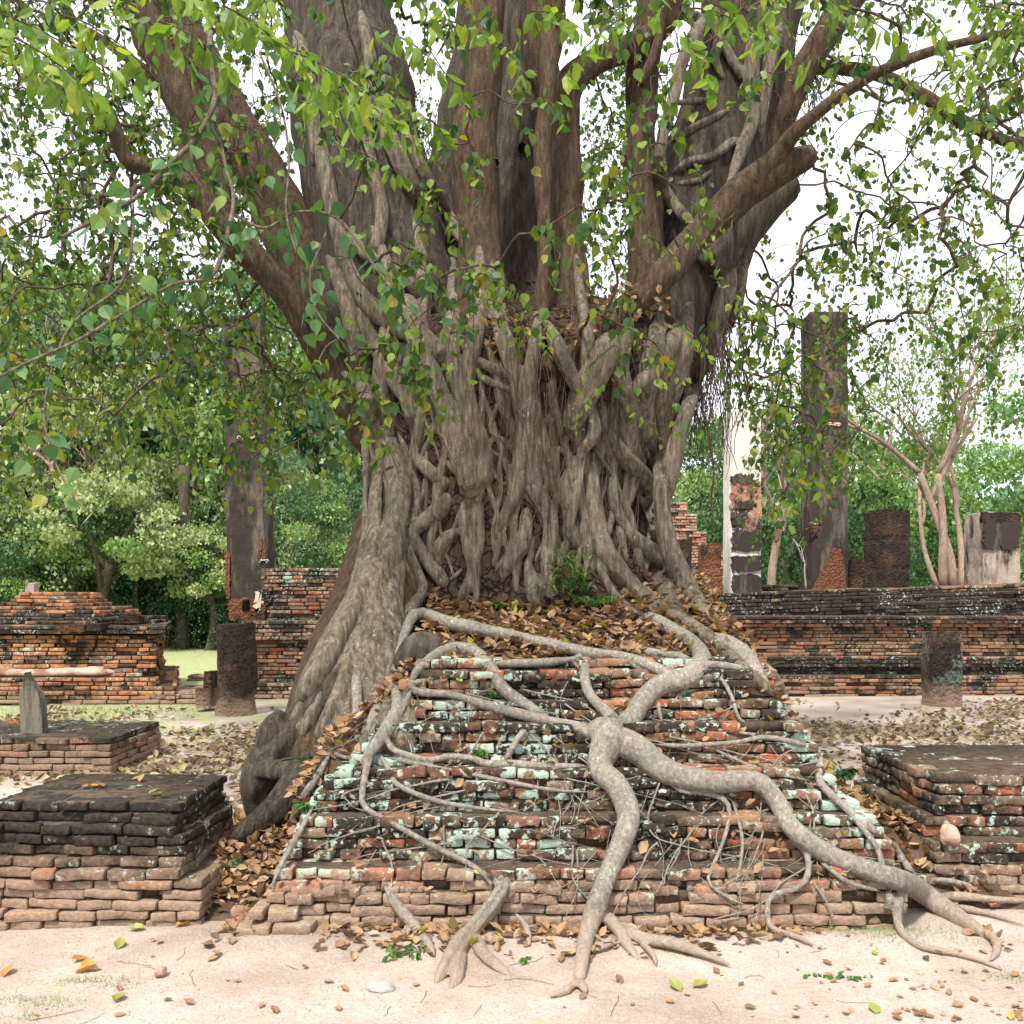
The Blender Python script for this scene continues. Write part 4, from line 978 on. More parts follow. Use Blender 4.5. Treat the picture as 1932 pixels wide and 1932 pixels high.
rootgroup('creeping_root', [
  [(1440, 1250, 30), (1470, 1300, 30), (1495, 1370, 20), (1540, 1412, 16), (1548, 1450, 18), (1545, 1472, 18), (1585, 1515, 20), (1640, 1560, 22), (1680, 1590, 18), (1705, 1625, 20), (1730, 1665, 22)],
  [(1590, 1520, 14), (1625, 1560, 13), (1655, 1600, 12), (1668, 1650, 10)],
  [(1290, 1255, 30), (1350, 1255, 22), (1400, 1262, 18), (1450, 1275, 14)],
  [(1330, 1200, 46), (1390, 1225, 40), (1425, 1262, 30), (1450, 1300, 18)],
 ], RP, .006, .7, .05, 2, .002, label='root edging the right side of the plinth')
rootgroup('creeping_root', [
  z2([(1180, 1230, 90), (1120, 1320, 100), (1060, 1400, 105), (1000, 1470, 110), (930, 1560, 110), (880, 1640, 90), (830, 1740, 60)]),
  z2([(960, 1560, 100), (940, 1640, 90), (920, 1740, 70), (900, 1760, 40)]),
  z2([(1010, 1490, 90), (1060, 1590, 70), (1130, 1650, 60), (1190, 1700, 30)]),
  z2([(1080, 1200, 26), (1130, 1270, 40), (1160, 1330, 40)]),
 ], RP, .006, .9, .17, 1, .005, label='broad stump-like root foot at the front centre')
rootgroup('creeping_root', [
  z2([(590, 1270, 40), (640, 1350, 50), (700, 1420, 56), (760, 1490, 46), (810, 1560, 38), (825, 1600, 24)]),
  z2([(695, 1420, 30), (700, 1480, 24), (695, 1520, 14)]),
 ], RP, .006, .9, .06, 2, .002, label='short pale root leaning on the lower left of the plinth')
rootgroup('creeping_root', [
  z2([(660, 20, 20), (650, 150, 30), (640, 300, 50), (650, 420, 60), (610, 500, 56), (560, 580, 60), (510, 650, 50), (490, 720, 40)]),
  z2([(620, 300, 60), (560, 420, 60), (520, 520, 56), (490, 600, 40)]),
  z2([(720, 330, 34), (690, 400, 30), (650, 470, 30), (600, 560, 34), (545, 620, 34)]),
  z2([(450, 250, 60), (460, 400, 50), (450, 520, 46), (470, 590, 40)]),
  z2([(640, 510, 28), (600, 560, 30), (625, 620, 34), (700, 650, 34), (800, 672, 34), (900, 655, 30), (1000, 663, 34), (1070, 690, 40), (1200, 692, 42), (1350, 702, 42), (1550, 706, 40)]),
  z2([(545, 590, 44), (505, 700, 40), (482, 850, 36), (510, 910, 34), (650, 985, 32), (800, 1070, 32), (1000, 1170, 34), (1085, 1240, 34), (1095, 1300, 30)]),
  z2([(560, 640, 34), (600, 700, 30), (640, 780, 30), (760, 840, 26), (900, 880, 24), (1100, 908, 18), (1220, 918, 12)]),
  z2([(600, 660, 20), (800, 700, 22), (1000, 738, 24), (1200, 780, 24), (1400, 815, 20), (1580, 825, 12)]),
 ], RP, .006, .7, .05, 1, .0015, label='web of looping roots on the left face of the plinth')
rootgroup('creeping_root', [
  z9([(190, 600, 26), (300, 608, 26), (420, 600, 26), (560, 590, 24), (700, 565, 26), (830, 590, 24), (950, 620, 26)]),
  z9([(190, 500, 16), (350, 515, 18), (550, 540, 20), (680, 560, 24)]),
  z9([(450, 620, 20), (600, 690, 18), (750, 740, 16), (900, 770, 12)]),
  z9([(230, 770, 40), (300, 820, 30), (400, 830, 30), (500, 860, 30), (530, 930, 24), (500, 1060, 22), (450, 1180, 22), (430, 1260, 22), (540, 1340, 22), (620, 1370, 10)]),
  z9([(540, 860, 22), (570, 950, 18), (590, 1060, 18), (580, 1180, 16), (560, 1250, 14)]),
  z9([(640, 900, 14), (700, 970, 12), (760, 1010, 10)]),
  z9([(930, 1130, 20), (1000, 1190, 24), (1100, 1260, 26), (1250, 1300, 20)]),
  z9([(920, 1250, 18), (980, 1330, 16), (1040, 1460, 10)]),
  z9([(420, 240, 18), (500, 300, 20), (550, 400, 20), (570, 470, 20), (640, 530, 18)]),
  z9([(205, 330, 20), (190, 420, 20), (210, 500, 20)]),
 ], RP, .005, .7, .04, 1, .001, label='thin branching roots on the right face of the plinth')
rootgroup('creeping_root', [
  z2([(1210, 1400, 26), (1260, 1460, 34), (1275, 1550, 30)]),
 ], RP, .006, .9, .06, 2, .002, label='little curved root right of the stump-like root')
# knobbly log-like root at the left foot
def solid(name, paths, mat, vox, ridge, disp, label):
    s = Soup()
    for i, pts in enumerate(paths):
        P = np.array([at(p[0], p[1], p[3]) for p in pts]); rr = np.array([p[2] / 2 / F * p[3] for p in pts])
        Q = spline(np.hstack([P, rr[:, None]]), 9); rad = Q[:, 3] * (1 + .18 * wob(Q[:, :3] + i, 9)); v, f = tube(Q[:, :3], rad, 26, ridge, 2.6, seed=i * 3.1)
        s.add(v, f)
    o = remesh(s, name, mat, tree, vox, 1, disp); o['label'] = label; return o
solid('gnarled_root', [
  [(700, 1230, 80, 5.75), (650, 1290, 110, 5.6), (605, 1345, 110, 5.5), (560, 1392, 90, 5.45), (520, 1430, 84, 5.4), (492, 1468, 70, 5.35), (488, 1510, 56, 5.35), (500, 1550, 50, 5.35), (510, 1600, 40, 5.35)],
  [(535, 1352, 34, 5.5), (520, 1385, 60, 5.42), (500, 1420, 50, 5.4), (470, 1430, 22, 5.4)],
  [(500, 1375, 30, 5.45), (512, 1400, 50, 5.4), (490, 1445, 60, 5.35)],
  [(478, 1452, 44, 5.3), (530, 1448, 40, 5.2), (575, 1450, 36, 5.1), (605, 1466, 26, 5.05)],
  [(575, 1455, 44, 5.15), (552, 1492, 60, 5.1), (522, 1530, 62, 5.05), (485, 1560, 52, 5.0), (452, 1584, 38, 5.0)],
  [(600, 1380, 50, 5.4), (620, 1420, 60, 5.35), (640, 1470, 60, 5.3)],
 ], M['limb2'], .008, .24, .020, 'knobbly dark log-like root at the left foot of the tree')
rootgroup('creeping_root', [
  z7([(1790, 460, 30), (1740, 560, 36), (1660, 680, 50), (1600, 800, 50), (1540, 900, 36)]),
  z7([(1700, 750, 30), (1620, 900, 40), (1560, 1000, 40), (1500, 1120, 26), (1470, 1200, 14)]),
  z7([(1500, 850, 14), (1420, 960, 16), (1340, 1040, 12)]),
  z7([(1730, 390, 24), (1790, 450, 24), (1870, 490, 26), (1930, 480, 20)]),
 ], RP, .006, .9, .05, 1, .001, dflt=5., label='slender pale roots slipping down the leafy left slope')

# thin wiry roots over the brick face and the trunk
s = Soup(); rn = random.Random(21)
def wire(pts, r0, lift=.01, sides=5, soup=None):
    P = []
    for (x, y) in pts:
        p = cast(x, y)
        if P and abs(p[1] - py_) > .45: break
        py_ = p[1]; d = p - np.array([0, 0, EYE]); L = np.linalg.norm(d); P.append(p - d / L * lift)
    if len(P) < 3: return
    P = np.array(P)
    if P[:, 1].max() > 5.6 and pts[0][1] > 1200: return
    for _ in range(3): P[1:-1] = (P[:-2] + P[1:-1] * 2 + P[2:]) / 4
    Q = spline(np.array(P), 3); v, f = tube(Q, np.linspace(r0, r0 * .5, len(Q)), sides, 0); (soup or s).add(v, f)
for _ in range(120):
    x = rn.uniform(690, 1640); y = rn.uniform(1270, 1620); n = rn.randint(9, 22); bend = rn.gauss(0, .06); a = rn.choice([rn.gauss(.25, .35), rn.gauss(1.45, .25), rn.gauss(2.8, .3)]); L = []
    for k in range(n):
        L.append((x, y)); a += bend + rn.gauss(0, .30); x += math.cos(a) * 13; y += math.sin(a) * 13 if math.sin(a) > 0 else 3
        if y > 1740 or x < 560 or x > 1660: break
    wire(L, rn.choice([.002, .0025, .003, .004, .005, .006]), .030)
s.build('rootlets', M['rootpale'], tree, smooth=True)
s = Soup()
for _ in range(110):   # wiry aerial roots hanging in front of the trunk
    x = rn.choice([rn.gauss(1010, 45), rn.uniform(950, 1250), rn.gauss(1200, 80)]); y = rn.uniform(560, 760); L = []
    for k in range(rn.randint(4, 10)):
        L.append((x, y)); y += rn.uniform(30, 50); x += rn.gauss(0, 9)
    wire(L, rn.choice([.002, .003, .004]), rn.uniform(.02, .09), 4)
s.build('wiry_roots', M['vine'], tree, smooth=True); s = Soup()
def hang(x, y, Y, L, r, sides=4, sway=.05):
    p = at(x, y, Y); Q = [p]; 
    for k in range(9): p = p + np.array([rn.gauss(0, sway), rn.gauss(0, sway), -L / 9]); Q.append(p)
    v, f = tube(spline(np.array(Q), 2), np.linspace(r, r * .4, 19), sides, 0); s.add(v, f)
for _ in range(70): hang(rn.gauss(1352, 16), rn.uniform(560, 650), rn.uniform(6.5, 7.), rn.uniform(.5, 1.3), rn.choice([.003, .004, .006]), sway=.025)
for _ in range(34): hang(rn.gauss(1318, 14), rn.uniform(700, 760), rn.uniform(6.6, 7.), rn.uniform(.3, .8), .003, sway=.02)
hang(1328, 740, 6.6, 1.15, .010, 6, .03); hang(1322, 735, 6.6, .9, .006, 5, .04)
s.build('aerial_roots', M['vine'], tree, smooth=True); s = Soup()
for _ in range(22): hang(rn.gauss(1545, 16), rn.uniform(110, 150), 7.2, rn.uniform(.2, .5), .005, sway=.03)
s.build('aerial_roots', M['vine'], tree, smooth=True)
# pale climbing stems on the left, in front of the crown
LI = [[(395, 60, 18), (400, 130, 16), (405, 190, 14), (370, 260, 13), (320, 310, 12), (260, 370, 10), (190, 410, 9), (110, 450, 7)],
      [(400, 150, 10), (412, 240, 9), (425, 310, 8), (440, 370, 9), (430, 440, 11), (400, 520, 10), (330, 535, 7), (260, 575, 7), (150, 640, 7), (60, 680, 6), (-20, 720, 5)],
      [(440, 405, 8), (500, 430, 8), (560, 400, 6), (640, 415, 7), (720, 520, 7), (800, 610, 6)],
      [(250, 380, 8), (250, 450, 7), (225, 540, 8), (130, 620, 6), (85, 760, 6), (100, 860, 5), (150, 960, 4)],
      [(490, 100, 6), (530, 200, 6), (545, 300, 5), (540, 400, 5), (560, 480, 4)], [(615, 440, 6), (585, 520, 6), (600, 590, 5), (640, 640, 4)]]
s = Soup(); stem_skel = []
for L in LI:
    Y0 = 5.3; P = np.array([at(a, b, Y0 - .1 * i) for i, (a, b, w) in enumerate(L)]); rr = np.array([w * .36 / F * Y0 for _, _, w in L])
    Q = spline(np.hstack([P, rr[:, None]]), 8); v, f = tube(Q[:, :3], Q[:, 3], 8, .03); s.add(v, f); stem_skel.append(Q)
s.build('climbing_stem', M['root'], tree, smooth=True)
# knot holes
def knot(px, py, r, squash=1.4):
    p = cast(px, py); s = Soup(); n = 16; V = [p + np.array([0, -.012, 0])]
    d = np.array([0, 0, EYE]) - p; d /= np.linalg.norm(d)
    rm = r / F * p[1]; V = []
    for k, (q, dep) in enumerate(((1.35, -.0), (1.15, .022), (1.0, .016), (.7, -.0))):
        for i in range(n):
            a = 2 * math.pi * i / n; V.append(p + np.array([math.cos(a) * rm * q, 0, math.sin(a) * rm * q * squash]) + d * dep)
    f = [(k * n + i, k * n + (i + 1) % n, (k + 1) * n + (i + 1) % n, (k + 1) * n + i) for k in range(3) for i in range(n)] + [tuple(3 * n + i for i in range(n))]
    s.add(np.array(V), f[:-17], 0); s.add(np.array(V), f[-17:], 1)
    return s.build('knot_hole', [M['limb'], M['hollow']], tree, smooth=True)
for k_ in ((362, 130, 10), (380, 92, 8), (985, 280, 8), (935, 308, 6), (1265, 240, 4)): knot(*k_)

# ------------------------------------------------------------------ crown: twigs grown from the limbs to leafy points, leaves on the twigs
def leaf_template(kind):
    if kind == 'heart':   # heart shaped with a drip tip, folded on the midrib, hangs along -Z
        L = [(0, 0), (.30, -.10), (.44, -.36), (.36, -.66), (.14, -.92)]
        mid = [(0, 0), (0, -.12), (0, -.40), (0, -.70), (0, -.94), (0, -1.22)]
        V = []
        for (x, y) in mid: V.append((0, .0 + .10 * y * y, y))
        for sg in (-1, 1):
            for (x, y) in L[1:]: V.append((sg * x, .13 * abs(x) * 1.4 + .10 * y * y, y))
        V = np.array(V); f = []
        for b in (6, 10):
            seq = [b, b + 1, b + 2, b + 3]
            q = [(0, 1, seq[0]), (1, 2, seq[1], seq[0]), (2, 3, seq[2], seq[1]), (3, 4, seq[3], seq[2]), (4, 5, seq[3])]
            f += q if b == 6 else [t[::-1] for t in q]
        return V, f
    if kind == 'oval':
        V = np.array([(0, 0, 0), (-.24, .05, -.3), (0, 0, -.35), (.24, .05, -.3), (-.22, .10, -.7), (0, .05, -.75), (.22, .10, -.7), (0, .16, -1.05)])
        return V, [(0, 1, 2), (0, 2, 3), (1, 4, 5, 2), (2, 5, 6, 3), (4, 7, 5), (5, 7, 6)]
    if kind == 'quad':
        V = np.array([(0, 0, 0), (-.36, .06, -.5), (.36, .06, -.5), (0, .12, -1.)]); return V, [(0, 1, 3, 2)]
    if kind == 'dead':
        V = np.array([(0, 0, 0), (-.30, -.3, .10), (0, -.32, 0), (.30, -.3, .10), (-.30, -.65, .16), (0, -.68, .05), (.32, -.65, .10), (.05, -1.05, .14)])
        return V, [(0, 1, 2), (0, 2, 3), (1, 4, 5, 2), (2, 5, 6, 3), (4, 7, 5), (5, 7, 6)]
LT = {k: leaf_template(k) for k in ('heart', 'oval', 'quad', 'dead')}
def rotm(n, droop=1., yawd=None):
    """random frames; droop 1 = hanging straight down, 0 = any way"""
    yaw = RNG.uniform(0, 2 * math.pi, n) if yawd is None else yawd
    tilt = RNG.normal(0, .55, n) + (1 - droop) * RNG.uniform(-1.2, 1.2, n); roll = RNG.normal(0, .5, n)
    cy, sy = np.cos(yaw), np.sin(yaw); ct, st = np.cos(tilt), np.sin(tilt); cr, sr = np.cos(roll), np.sin(roll)
    Z = np.zeros(n); O = np.ones(n)
    Rz = np.stack([cy, -sy, Z, sy, cy, Z, Z, Z, O], -1).reshape(n, 3, 3)
    Rx = np.stack([O, Z, Z, Z, ct, -st, Z, st, ct], -1).reshape(n, 3, 3)
    Ry = np.stack([cr, Z, sr, Z, O, Z, -sr, Z, cr], -1).reshape(n, 3, 3)
    return Rz @ Rx @ Ry
GRID = ["99778566546665543688",
        "88666675522332335677",
        "56766433201530034555",
        "58866421100510114554",
        "78567765211402144565",
        "88877643221201464463",
        "88888752110112684442",
        "67668842000200772210",
        "32133420000100560000",
        "10000000000000240000"]
att = []
for j, row in enumerate(GRID):
    for i, c in enumerate(row):
        d = int(c)
        n = RNG.poisson(d * (2.1 if i < 6 else 1.5 if i > 13 else 1.0))
        for _ in range(n):
            x = (i + RNG.random()) * 100 - 30 * (i == 0); y = (j + RNG.random()) * 100 - 50 * (j == 0)
            mid = 6 <= i <= 13
            if mid: Y = RNG.uniform(4.6, 5.6) if (RNG.random() < (.55 if j < 7 else .9)) else RNG.uniform(8.2, 10.5)
            elif 3 <= i <= 5 and j < 5: Y = RNG.uniform(7.2, 10.5) if RNG.random() < .78 else RNG.uniform(5.2, 6.)
            else: Y = RNG.uniform(5.4, 10.5)
            att.append(at(x, y, Y))
# behind the fork: only where the sky shows between the limbs
for (x0, x1, y0, y1, n) in ((1100, 1200, 100, 560, 75), (740, 880, 40, 480, 50), (560, 700, 0, 500, 20), (520, 640, 420, 640, 12), (1230, 1300, 60, 200, 10), (1110, 1210, 0, 130, 12), (0, 560, 0, 800, 200), (1420, 1932, 300, 850, 34), (1390, 1650, 560, 930, 60)):
    for _ in range(n): att.append(at(RNG.uniform(x0, x1), RNG.uniform(y0, y1), RNG.uniform(8.5, 11)))
# a skirt of crown outside the picture, so the tree does not end at the frame
for _ in range(150): att.append(at(RNG.uniform(-700, 2600), RNG.uniform(-500, 60), RNG.uniform(5., 11)))
for _ in range(70): att.append(at(RNG.choice([RNG.uniform(-500, 0), RNG.uniform(1932, 2500)]), RNG.uniform(0, 500), RNG.uniform(5.5, 10)))
att = np.array(att)
nodes = [q[:3] for Q in limb_skel[:5] + limb_skel[12:] + stem_skel for q in Q[::3]]
nodes += [at(930, -90, 6.4), at(1050, -90, 6.2), at(620, -110, 7.2), at(1440, -50, 7.3), at(240, -80, 6.8), at(1240, -80, 6.7)]
nodes = [np.array(n) for n in nodes]; base_n = len(nodes)
NP = np.array(nodes); par = [-1] * base_n; arr = np.empty((base_n + len(att) * 5, 3)); arr[:base_n] = NP; cnt = base_n
dmin = np.min(np.linalg.norm(att[:, None] - NP[None], axis=2), axis=1); chain = []
edges = []
for k in np.argsort(dmin):
    p = att[k]; dd = np.linalg.norm((arr[:cnt] - p) * [1, 1, .8], axis=1) + .35 * np.maximum(0, p[2] - arr[:cnt, 2])
    j = int(np.argmin(dd)); q = arr[j]; prev = j; L = np.linalg.norm(p - q); jit = L * .10
    for t in (.25, .5, .75, 1.):
        pt = q + (p - q) * t + np.array([0, 0, .10 * L * 4 * t * (1 - t)]) + (RNG.normal(0, jit * .6, 3) if t < 1 else 0)
        arr[cnt] = pt; par.append(prev); prev = cnt; cnt += 1
load = np.zeros(cnt)
tips = [i for i in range(base_n, cnt) if (i - base_n) % 4 == 3]
for t in tips: load[t] += 1
for i in range(cnt - 1, base_n - 1, -1): load[par[i]] += load[i]
s = Soup()
for c0 in range(base_n, cnt, 4):
    ids = [par[c0], c0, c0 + 1, c0 + 2, c0 + 3]; P = arr[ids]
    rr = [.0022 * max(1, load[i]) ** .52 + .0012 for i in ids]; rr[0] = rr[1]
    Q = spline(np.hstack([P, np.array(rr)[:, None]]), 2); v, f = tube(Q[:, :3], np.minimum(Q[:, 3], .016), 5, 0, cap=False); s.add(v, f)
LH = {'P': [], 's': []}; 
for t in tips:
    p = arr[t]; n = RNG.integers(13, 23)
    ang = RNG.uniform(0, 2 * math.pi); d = np.array([math.cos(ang), math.sin(ang), -RNG.uniform(.2, 1.4)]); d /= np.linalg.norm(d)
    Lt = RNG.uniform(.25, .55); pts = [p]
    for k in range(4): d = d + np.array([0, 0, -.25]); d /= np.linalg.norm(d); pts.append(pts[-1] + d * Lt / 4)
    pts = np.array(pts); v, f = tube(pts, np.linspace(.0028, .0012, 5), 4, 0, cap=False); s.add(v, f)
    back = arr[[par[t], t]]
    for k in range(n):
        u = RNG.uniform(-.6, 1)
        q = back[1] + (back[0] - back[1]) * (-u) if u < 0 else pts[min(3, int(u * 4))] + (pts[min(4, int(u * 4) + 1)] - pts[min(3, int(u * 4))]) * (u * 4 % 1)
        LH['P'].append(q + RNG.normal(0, .028, 3)); LH['s'].append(RNG.uniform(.028, .072) * (.85 if q[1] > 7 else 1))
s.build('twigs', M['twig'], tree, smooth=True)
LP = np.array(LH['P']); LS = np.array(LH['s'])
near = LP[:, 1] > 0
s = Soup(); s.inst(*LT['heart'], rotm(len(LP), .9) * LS[:, None, None], LP)
s.build('foliage', M['leaf'], tree)
# near drooping sprays of light green oval leaflets at the top, lit tone included
def spray(px, py, Y, dx, dz, L, n, size):
    p = at(px, py, Y); d = np.array([dx, RNG.normal(0, .2), dz]); d /= np.linalg.norm(d); pts = [p]
    for k in range(8): d = d + np.array([0, 0, -.10]) + RNG.normal(0, .05, 3); d /= np.linalg.norm(d); pts.append(pts[-1] + d * L / 8)
    pts = np.array(pts); v, f = tube(pts, np.linspace(.004, .0015, 9), 5, 0); s = Soup(); s.add(v, f, 1)
    P = []; 
    for k in range(n):
        u = (k + .5) / n * 8; a = int(u); q = pts[a] + (pts[a + 1] - pts[a]) * (u - a)
        for sd in (-1, 1): P.append(q + np.array([0, sd * .01, -.004]) + RNG.normal(0, .012, 3))
    P = np.array(P); s.inst(*LT['oval'], rotm(len(P), .95) * (size * RNG.uniform(.75, 1.15, len(P)))[:, None, None], P); s.build('leaf_spray', [M['leafnear'], M['twig']], tree)
for (px, py, Y, dx, n, L) in ((480, 60, 3.6, 1, 13, .5), (560, 150, 3.8, 1, 12, .45), (540, 95, 3.5, 1, 14, .55), (700, 50, 3.9, .8, 12, .5), (-20, 20, 3.2, 1, 12, .5), (-30, 90, 3.2, .9, 12, .4), (120, 30, 3.4, .9, 12, .45), (60, 110, 3.6, 1, 10, .35), (330, -20, 3.4, .8, 10, .4), (420, 10, 3.3, .6, 10, .4), (850, 40, 4.2, 1, 10, .4),
                              (560, 190, 4.2, .7, 8, .3), (1000, 20, 4., .8, 8, .3), (1180, 30, 3.8, -.5, 8, .35), (1330, 0, 3.8, .5, 8, .3), (1420, 60, 4., .5, 7, .3), (1560, 10, 4., .6, 8, .35), (1290, 60, 4., .3, 7, .3),
                              (1740, 20, 4.2, .4, 10, .4), (1850, 10, 4.1, .3, 10, .4), (1880, 80, 4.2, .4, 9, .35), (1930, 30, 4., -.3, 10, .45), (720, 180, 4.8, 1, 9, .4), (640, 270, 5., 1, 8, .4), (300, 40, 3.6, .6, 9, .35), (0, 60, 2.9, .4, 8, .3), (200, 0, 3.6, .7, 10, .4)):
    spray(px, py, Y, dx, -.15, L * 1.1, n, .086)
spray(690, 265, 5.2, 1, .1, .45, 9, .05); spray(740, 330, 5.2, .9, -.3, .5, 9, .05); spray(880, 515, 5.3, 1, .25, .42, 10, .055); spray(900, 560, 5.4, 1, -.2, .5, 11, .05); spray(930, 600, 5.4, .8, -.1, .45, 10, .045)
for q in range(26): spray(RNG.uniform(0, 1932), RNG.uniform(-160, -40), RNG.uniform(3.2, 5), RNG.choice([-1, 1]), -.3, .5, 10, .07)
for (px, py) in ((1140, 720), (1160, 650), (1180, 760), (1290, 430), (1390, 400), (1340, 520), (1270, 600), (1210, 440)):
    spray(px, py, 5.35, RNG.choice([-.8, .8]), -.5, .35, 7, .05)
# heart leaves low on the climbing stems before the fork
s = Soup(); P = []
for Q in stem_skel:
    for q in Q[::1]:
        if RNG.random() < .75: P.append(q[:3] + RNG.normal(0, .05, 3))
for (px, py) in ((800, 490), (815, 530), (700, 500), (760, 590), (745, 560), (880, 610), (640, 640), (655, 610), (820, 515), (790, 540), (840, 620), (770, 610), (690, 440), (575, 640), (620, 570)):
    for _ in range(3): P.append(at(px + RNG.normal(0, 12), py + RNG.normal(0, 10), 5.2 + RNG.normal(0, .06)))
P = np.array(P); s.inst(*LT['heart'], rotm(len(P), .9) * RNG.uniform(.06, .10, len(P))[:, None, None], P)
s.build('climber_leaves', M['climb'], tree)

# ------------------------------------------------------------------ leaf litter
def litter(name, P, size, mat, label, flat=.35, tpl='dead'):
    n = len(P); yaw = RNG.uniform(0, 6.283, n); tx_, ty_ = RNG.normal(0, flat, n), RNG.normal(0, flat, n)
    cy, sy = np.cos(yaw), np.sin(yaw); Z = np.zeros(n); O = np.ones(n)
    Rz = np.stack([cy, -sy, Z, sy, cy, Z, Z, Z, O], -1).reshape(n, 3, 3)
    Rx = np.stack([O, Z, Z, Z, np.cos(tx_), -np.sin(tx_), Z, np.sin(tx_), np.cos(tx_)], -1).reshape(n, 3, 3)
    Ry = np.stack([np.cos(ty_), Z, np.sin(ty_), Z, O, Z, -np.sin(ty_), Z, np.cos(ty_)], -1).reshape(n, 3, 3)
    tv, tf = LT[tpl]; tv = tv.copy(); s = Soup()
    curl = RNG.uniform(.3, 2.6, n); v = np.repeat(tv[None], n, 0); v[..., 2] *= curl[:, None]; v[..., 0] *= RNG.uniform(.8, 1.25, n)[:, None]
    v = np.einsum('kij,knj->kni', Rz @ Rx @ Ry, v * size[:, None, None]) + P[:, None, :]
    s.instv(v, tf); o = s.build(name, mat, smooth=False); return tag(o, label, 'leaf litter', kind='stuff')
def scat(n, x0, x1, y0, y1, fn, keep=None):
    x = RNG.uniform(x0, x1, n); y = RNG.uniform(y0, y1, n)
    if keep is not None: k = keep(x, y); x, y = x[k], y[k]
    return np.stack([x, y, fn(x, y)], -1)
P = scat(3800, -.75, 1.55, 5.15, 6.5, bank) + [0, 0, .018]; P[:, 2] += RNG.uniform(0, .035, len(P))
litter('leaf_litter', P, RNG.uniform(.028, .082, len(P)), M['dead'], 'thick bed of brown dead leaves between the trunk and the top of the plinth', .4)
P = []
for _ in range(170):
    px, py = random.choice([(random.uniform(1090, 1260), random.uniform(540, 630)), (random.uniform(840, 1090), random.uniform(590, 660))]); p = cast(px, py); P.append(p + [0, -.02, .01])
P = np.array(P); litter('leaf_litter', P, RNG.uniform(.04, .07, len(P)), M['dead'], 'dead leaves caught in the fork of the tree between its limbs', .9)
P = scat(3300, -2.0, -.62, 4.45, 6.3, bank, lambda x, y: bank(x, y) > gz(x, y)) + [0, 0, .015]; P[:, 2] += RNG.uniform(0, .04, len(P))
litter('leaf_litter', P, RNG.uniform(.028, .082, len(P)), M['dead'], 'drift of brown dead leaves filling the gap between the left block and the plinth', .4)
P = scat(1700, 1.5, 2.5, 4.6, 6.0, bank, lambda x, y: bank(x, y) > gz(x, y)) + [0, 0, .015]; P[:, 2] += RNG.uniform(0, .04, len(P))
litter('leaf_litter', P, RNG.uniform(.04, .08, len(P)), M['dead'], 'dead leaves piled in the gap between the plinth and the right block', .4)
# leaves on the brick ledges
P = []
for _ in range(620):
    z = .066 * RNG.integers(3, 19); x = RNG.uniform(mxl(z) + .05, mxr(z) - .05)
    P.append((x, stepy(z) - .01 + RNG.uniform(-.02, .06), z + .012 + RNG.uniform(0, .02)))
P = np.array(P); litter('leaf_litter', P, RNG.uniform(.03, .07, len(P)), M['dead'], 'dead leaves caught on the ledges of the brick plinth', .5)
def clump(x, y): p = np.stack([x, y, 0 * x], -1); return wob(p, 2.3) + .5 * wob(p, 6)
P = scat(900, -1.35, 2.3, 3.95, 4.28, gz, lambda x, y: (RNG.random(len(x)) < smooth01((y - 3.85) / .35)) & (clump(x, y) > -.1)) + [0, 0, .012]
litter('leaf_litter', P, RNG.uniform(.035, .075, len(P)), M['dead'], 'broken brown leaves along the sandy foot of the plinth', .4)
P = scat(8500, -6.5, -1.2, 6.6, 12.6, gz, lambda x, y: clump(x * .6, y) + .9 * np.exp(-((y - 8.8) / 1.6) ** 2) + RNG.normal(0, .35, len(x)) > .15) + [0, 0, .02]
litter('leaf_litter', P, RNG.uniform(.05, .10, len(P)), M['deadfield'], 'faded leaves strewn over the thin grass left of the tree', .4)
P = scat(10500, 1.6, 8.6, 6.6, 13.6, gz, lambda x, y: clump(x * .6, y) + .9 * np.exp(-((y - 9.6) / 1.9) ** 2) + RNG.normal(0, .35, len(x)) > .1) + [0, 0, .02]
litter('leaf_litter', P, RNG.uniform(.05, .10, len(P)), M['deadfield'], 'faded leaves strewn over the sand before the long right wall', .4)
# leaves one could count on the open sand
def dead_leaf(P, size, mat, label, group, kind='dead', yaw=None, curl=None):
    tv, tf = LT[kind]; v = tv.copy(); v[:, 2] *= curl or random.uniform(.5, 2.2)
    v = v * size; v[:, 1] += size * .5; s = Soup(); s.add(v, tf); o = s.build('fallen_leaf', mat); o.location = P; o.rotation_euler = (random.gauss(0, .15), random.gauss(0, .15), yaw if yaw is not None else random.uniform(0, 6.28))
    return tag(o, label, 'fallen leaf', group)
M['yleaf'] = leaf_mat('fallen_leaf_yellow', [(0, (.28, .24, .05)), (1, (.20, .24, .05))], .1); M['oleaf'] = leaf_mat('fallen_leaf_ochre', [(0, (.50, .26, .07)), (1, (.42, .2, .06))], .2)
def on_ground(px, py):
    Y = EYE * F / (py - HY); p = at(px, py, Y); p[2] = float(gz(p[0], p[1])) + .006; return tuple(p)
for (x, y) in ((260, 1760), (225, 1790), (223, 1892), (405, 1727), (1275, 1866), (1320, 1862), (1650, 1905)):
    dead_leaf(on_ground(x, y), .075, M['yleaf'], 'flat yellow green leaf lying on the pale front sand', 'yellow green leaves on the sand')
for (x, y) in ((150, 1815), (165, 1830), (160, 1838), (346, 1752), (15, 1838)):
    dead_leaf(on_ground(x, y), .085, M['oleaf'], 'curled ochre leaf lying on the sand at the left front', 'ochre leaves at the left front')
rn = random.Random(4); cnt_ = 0
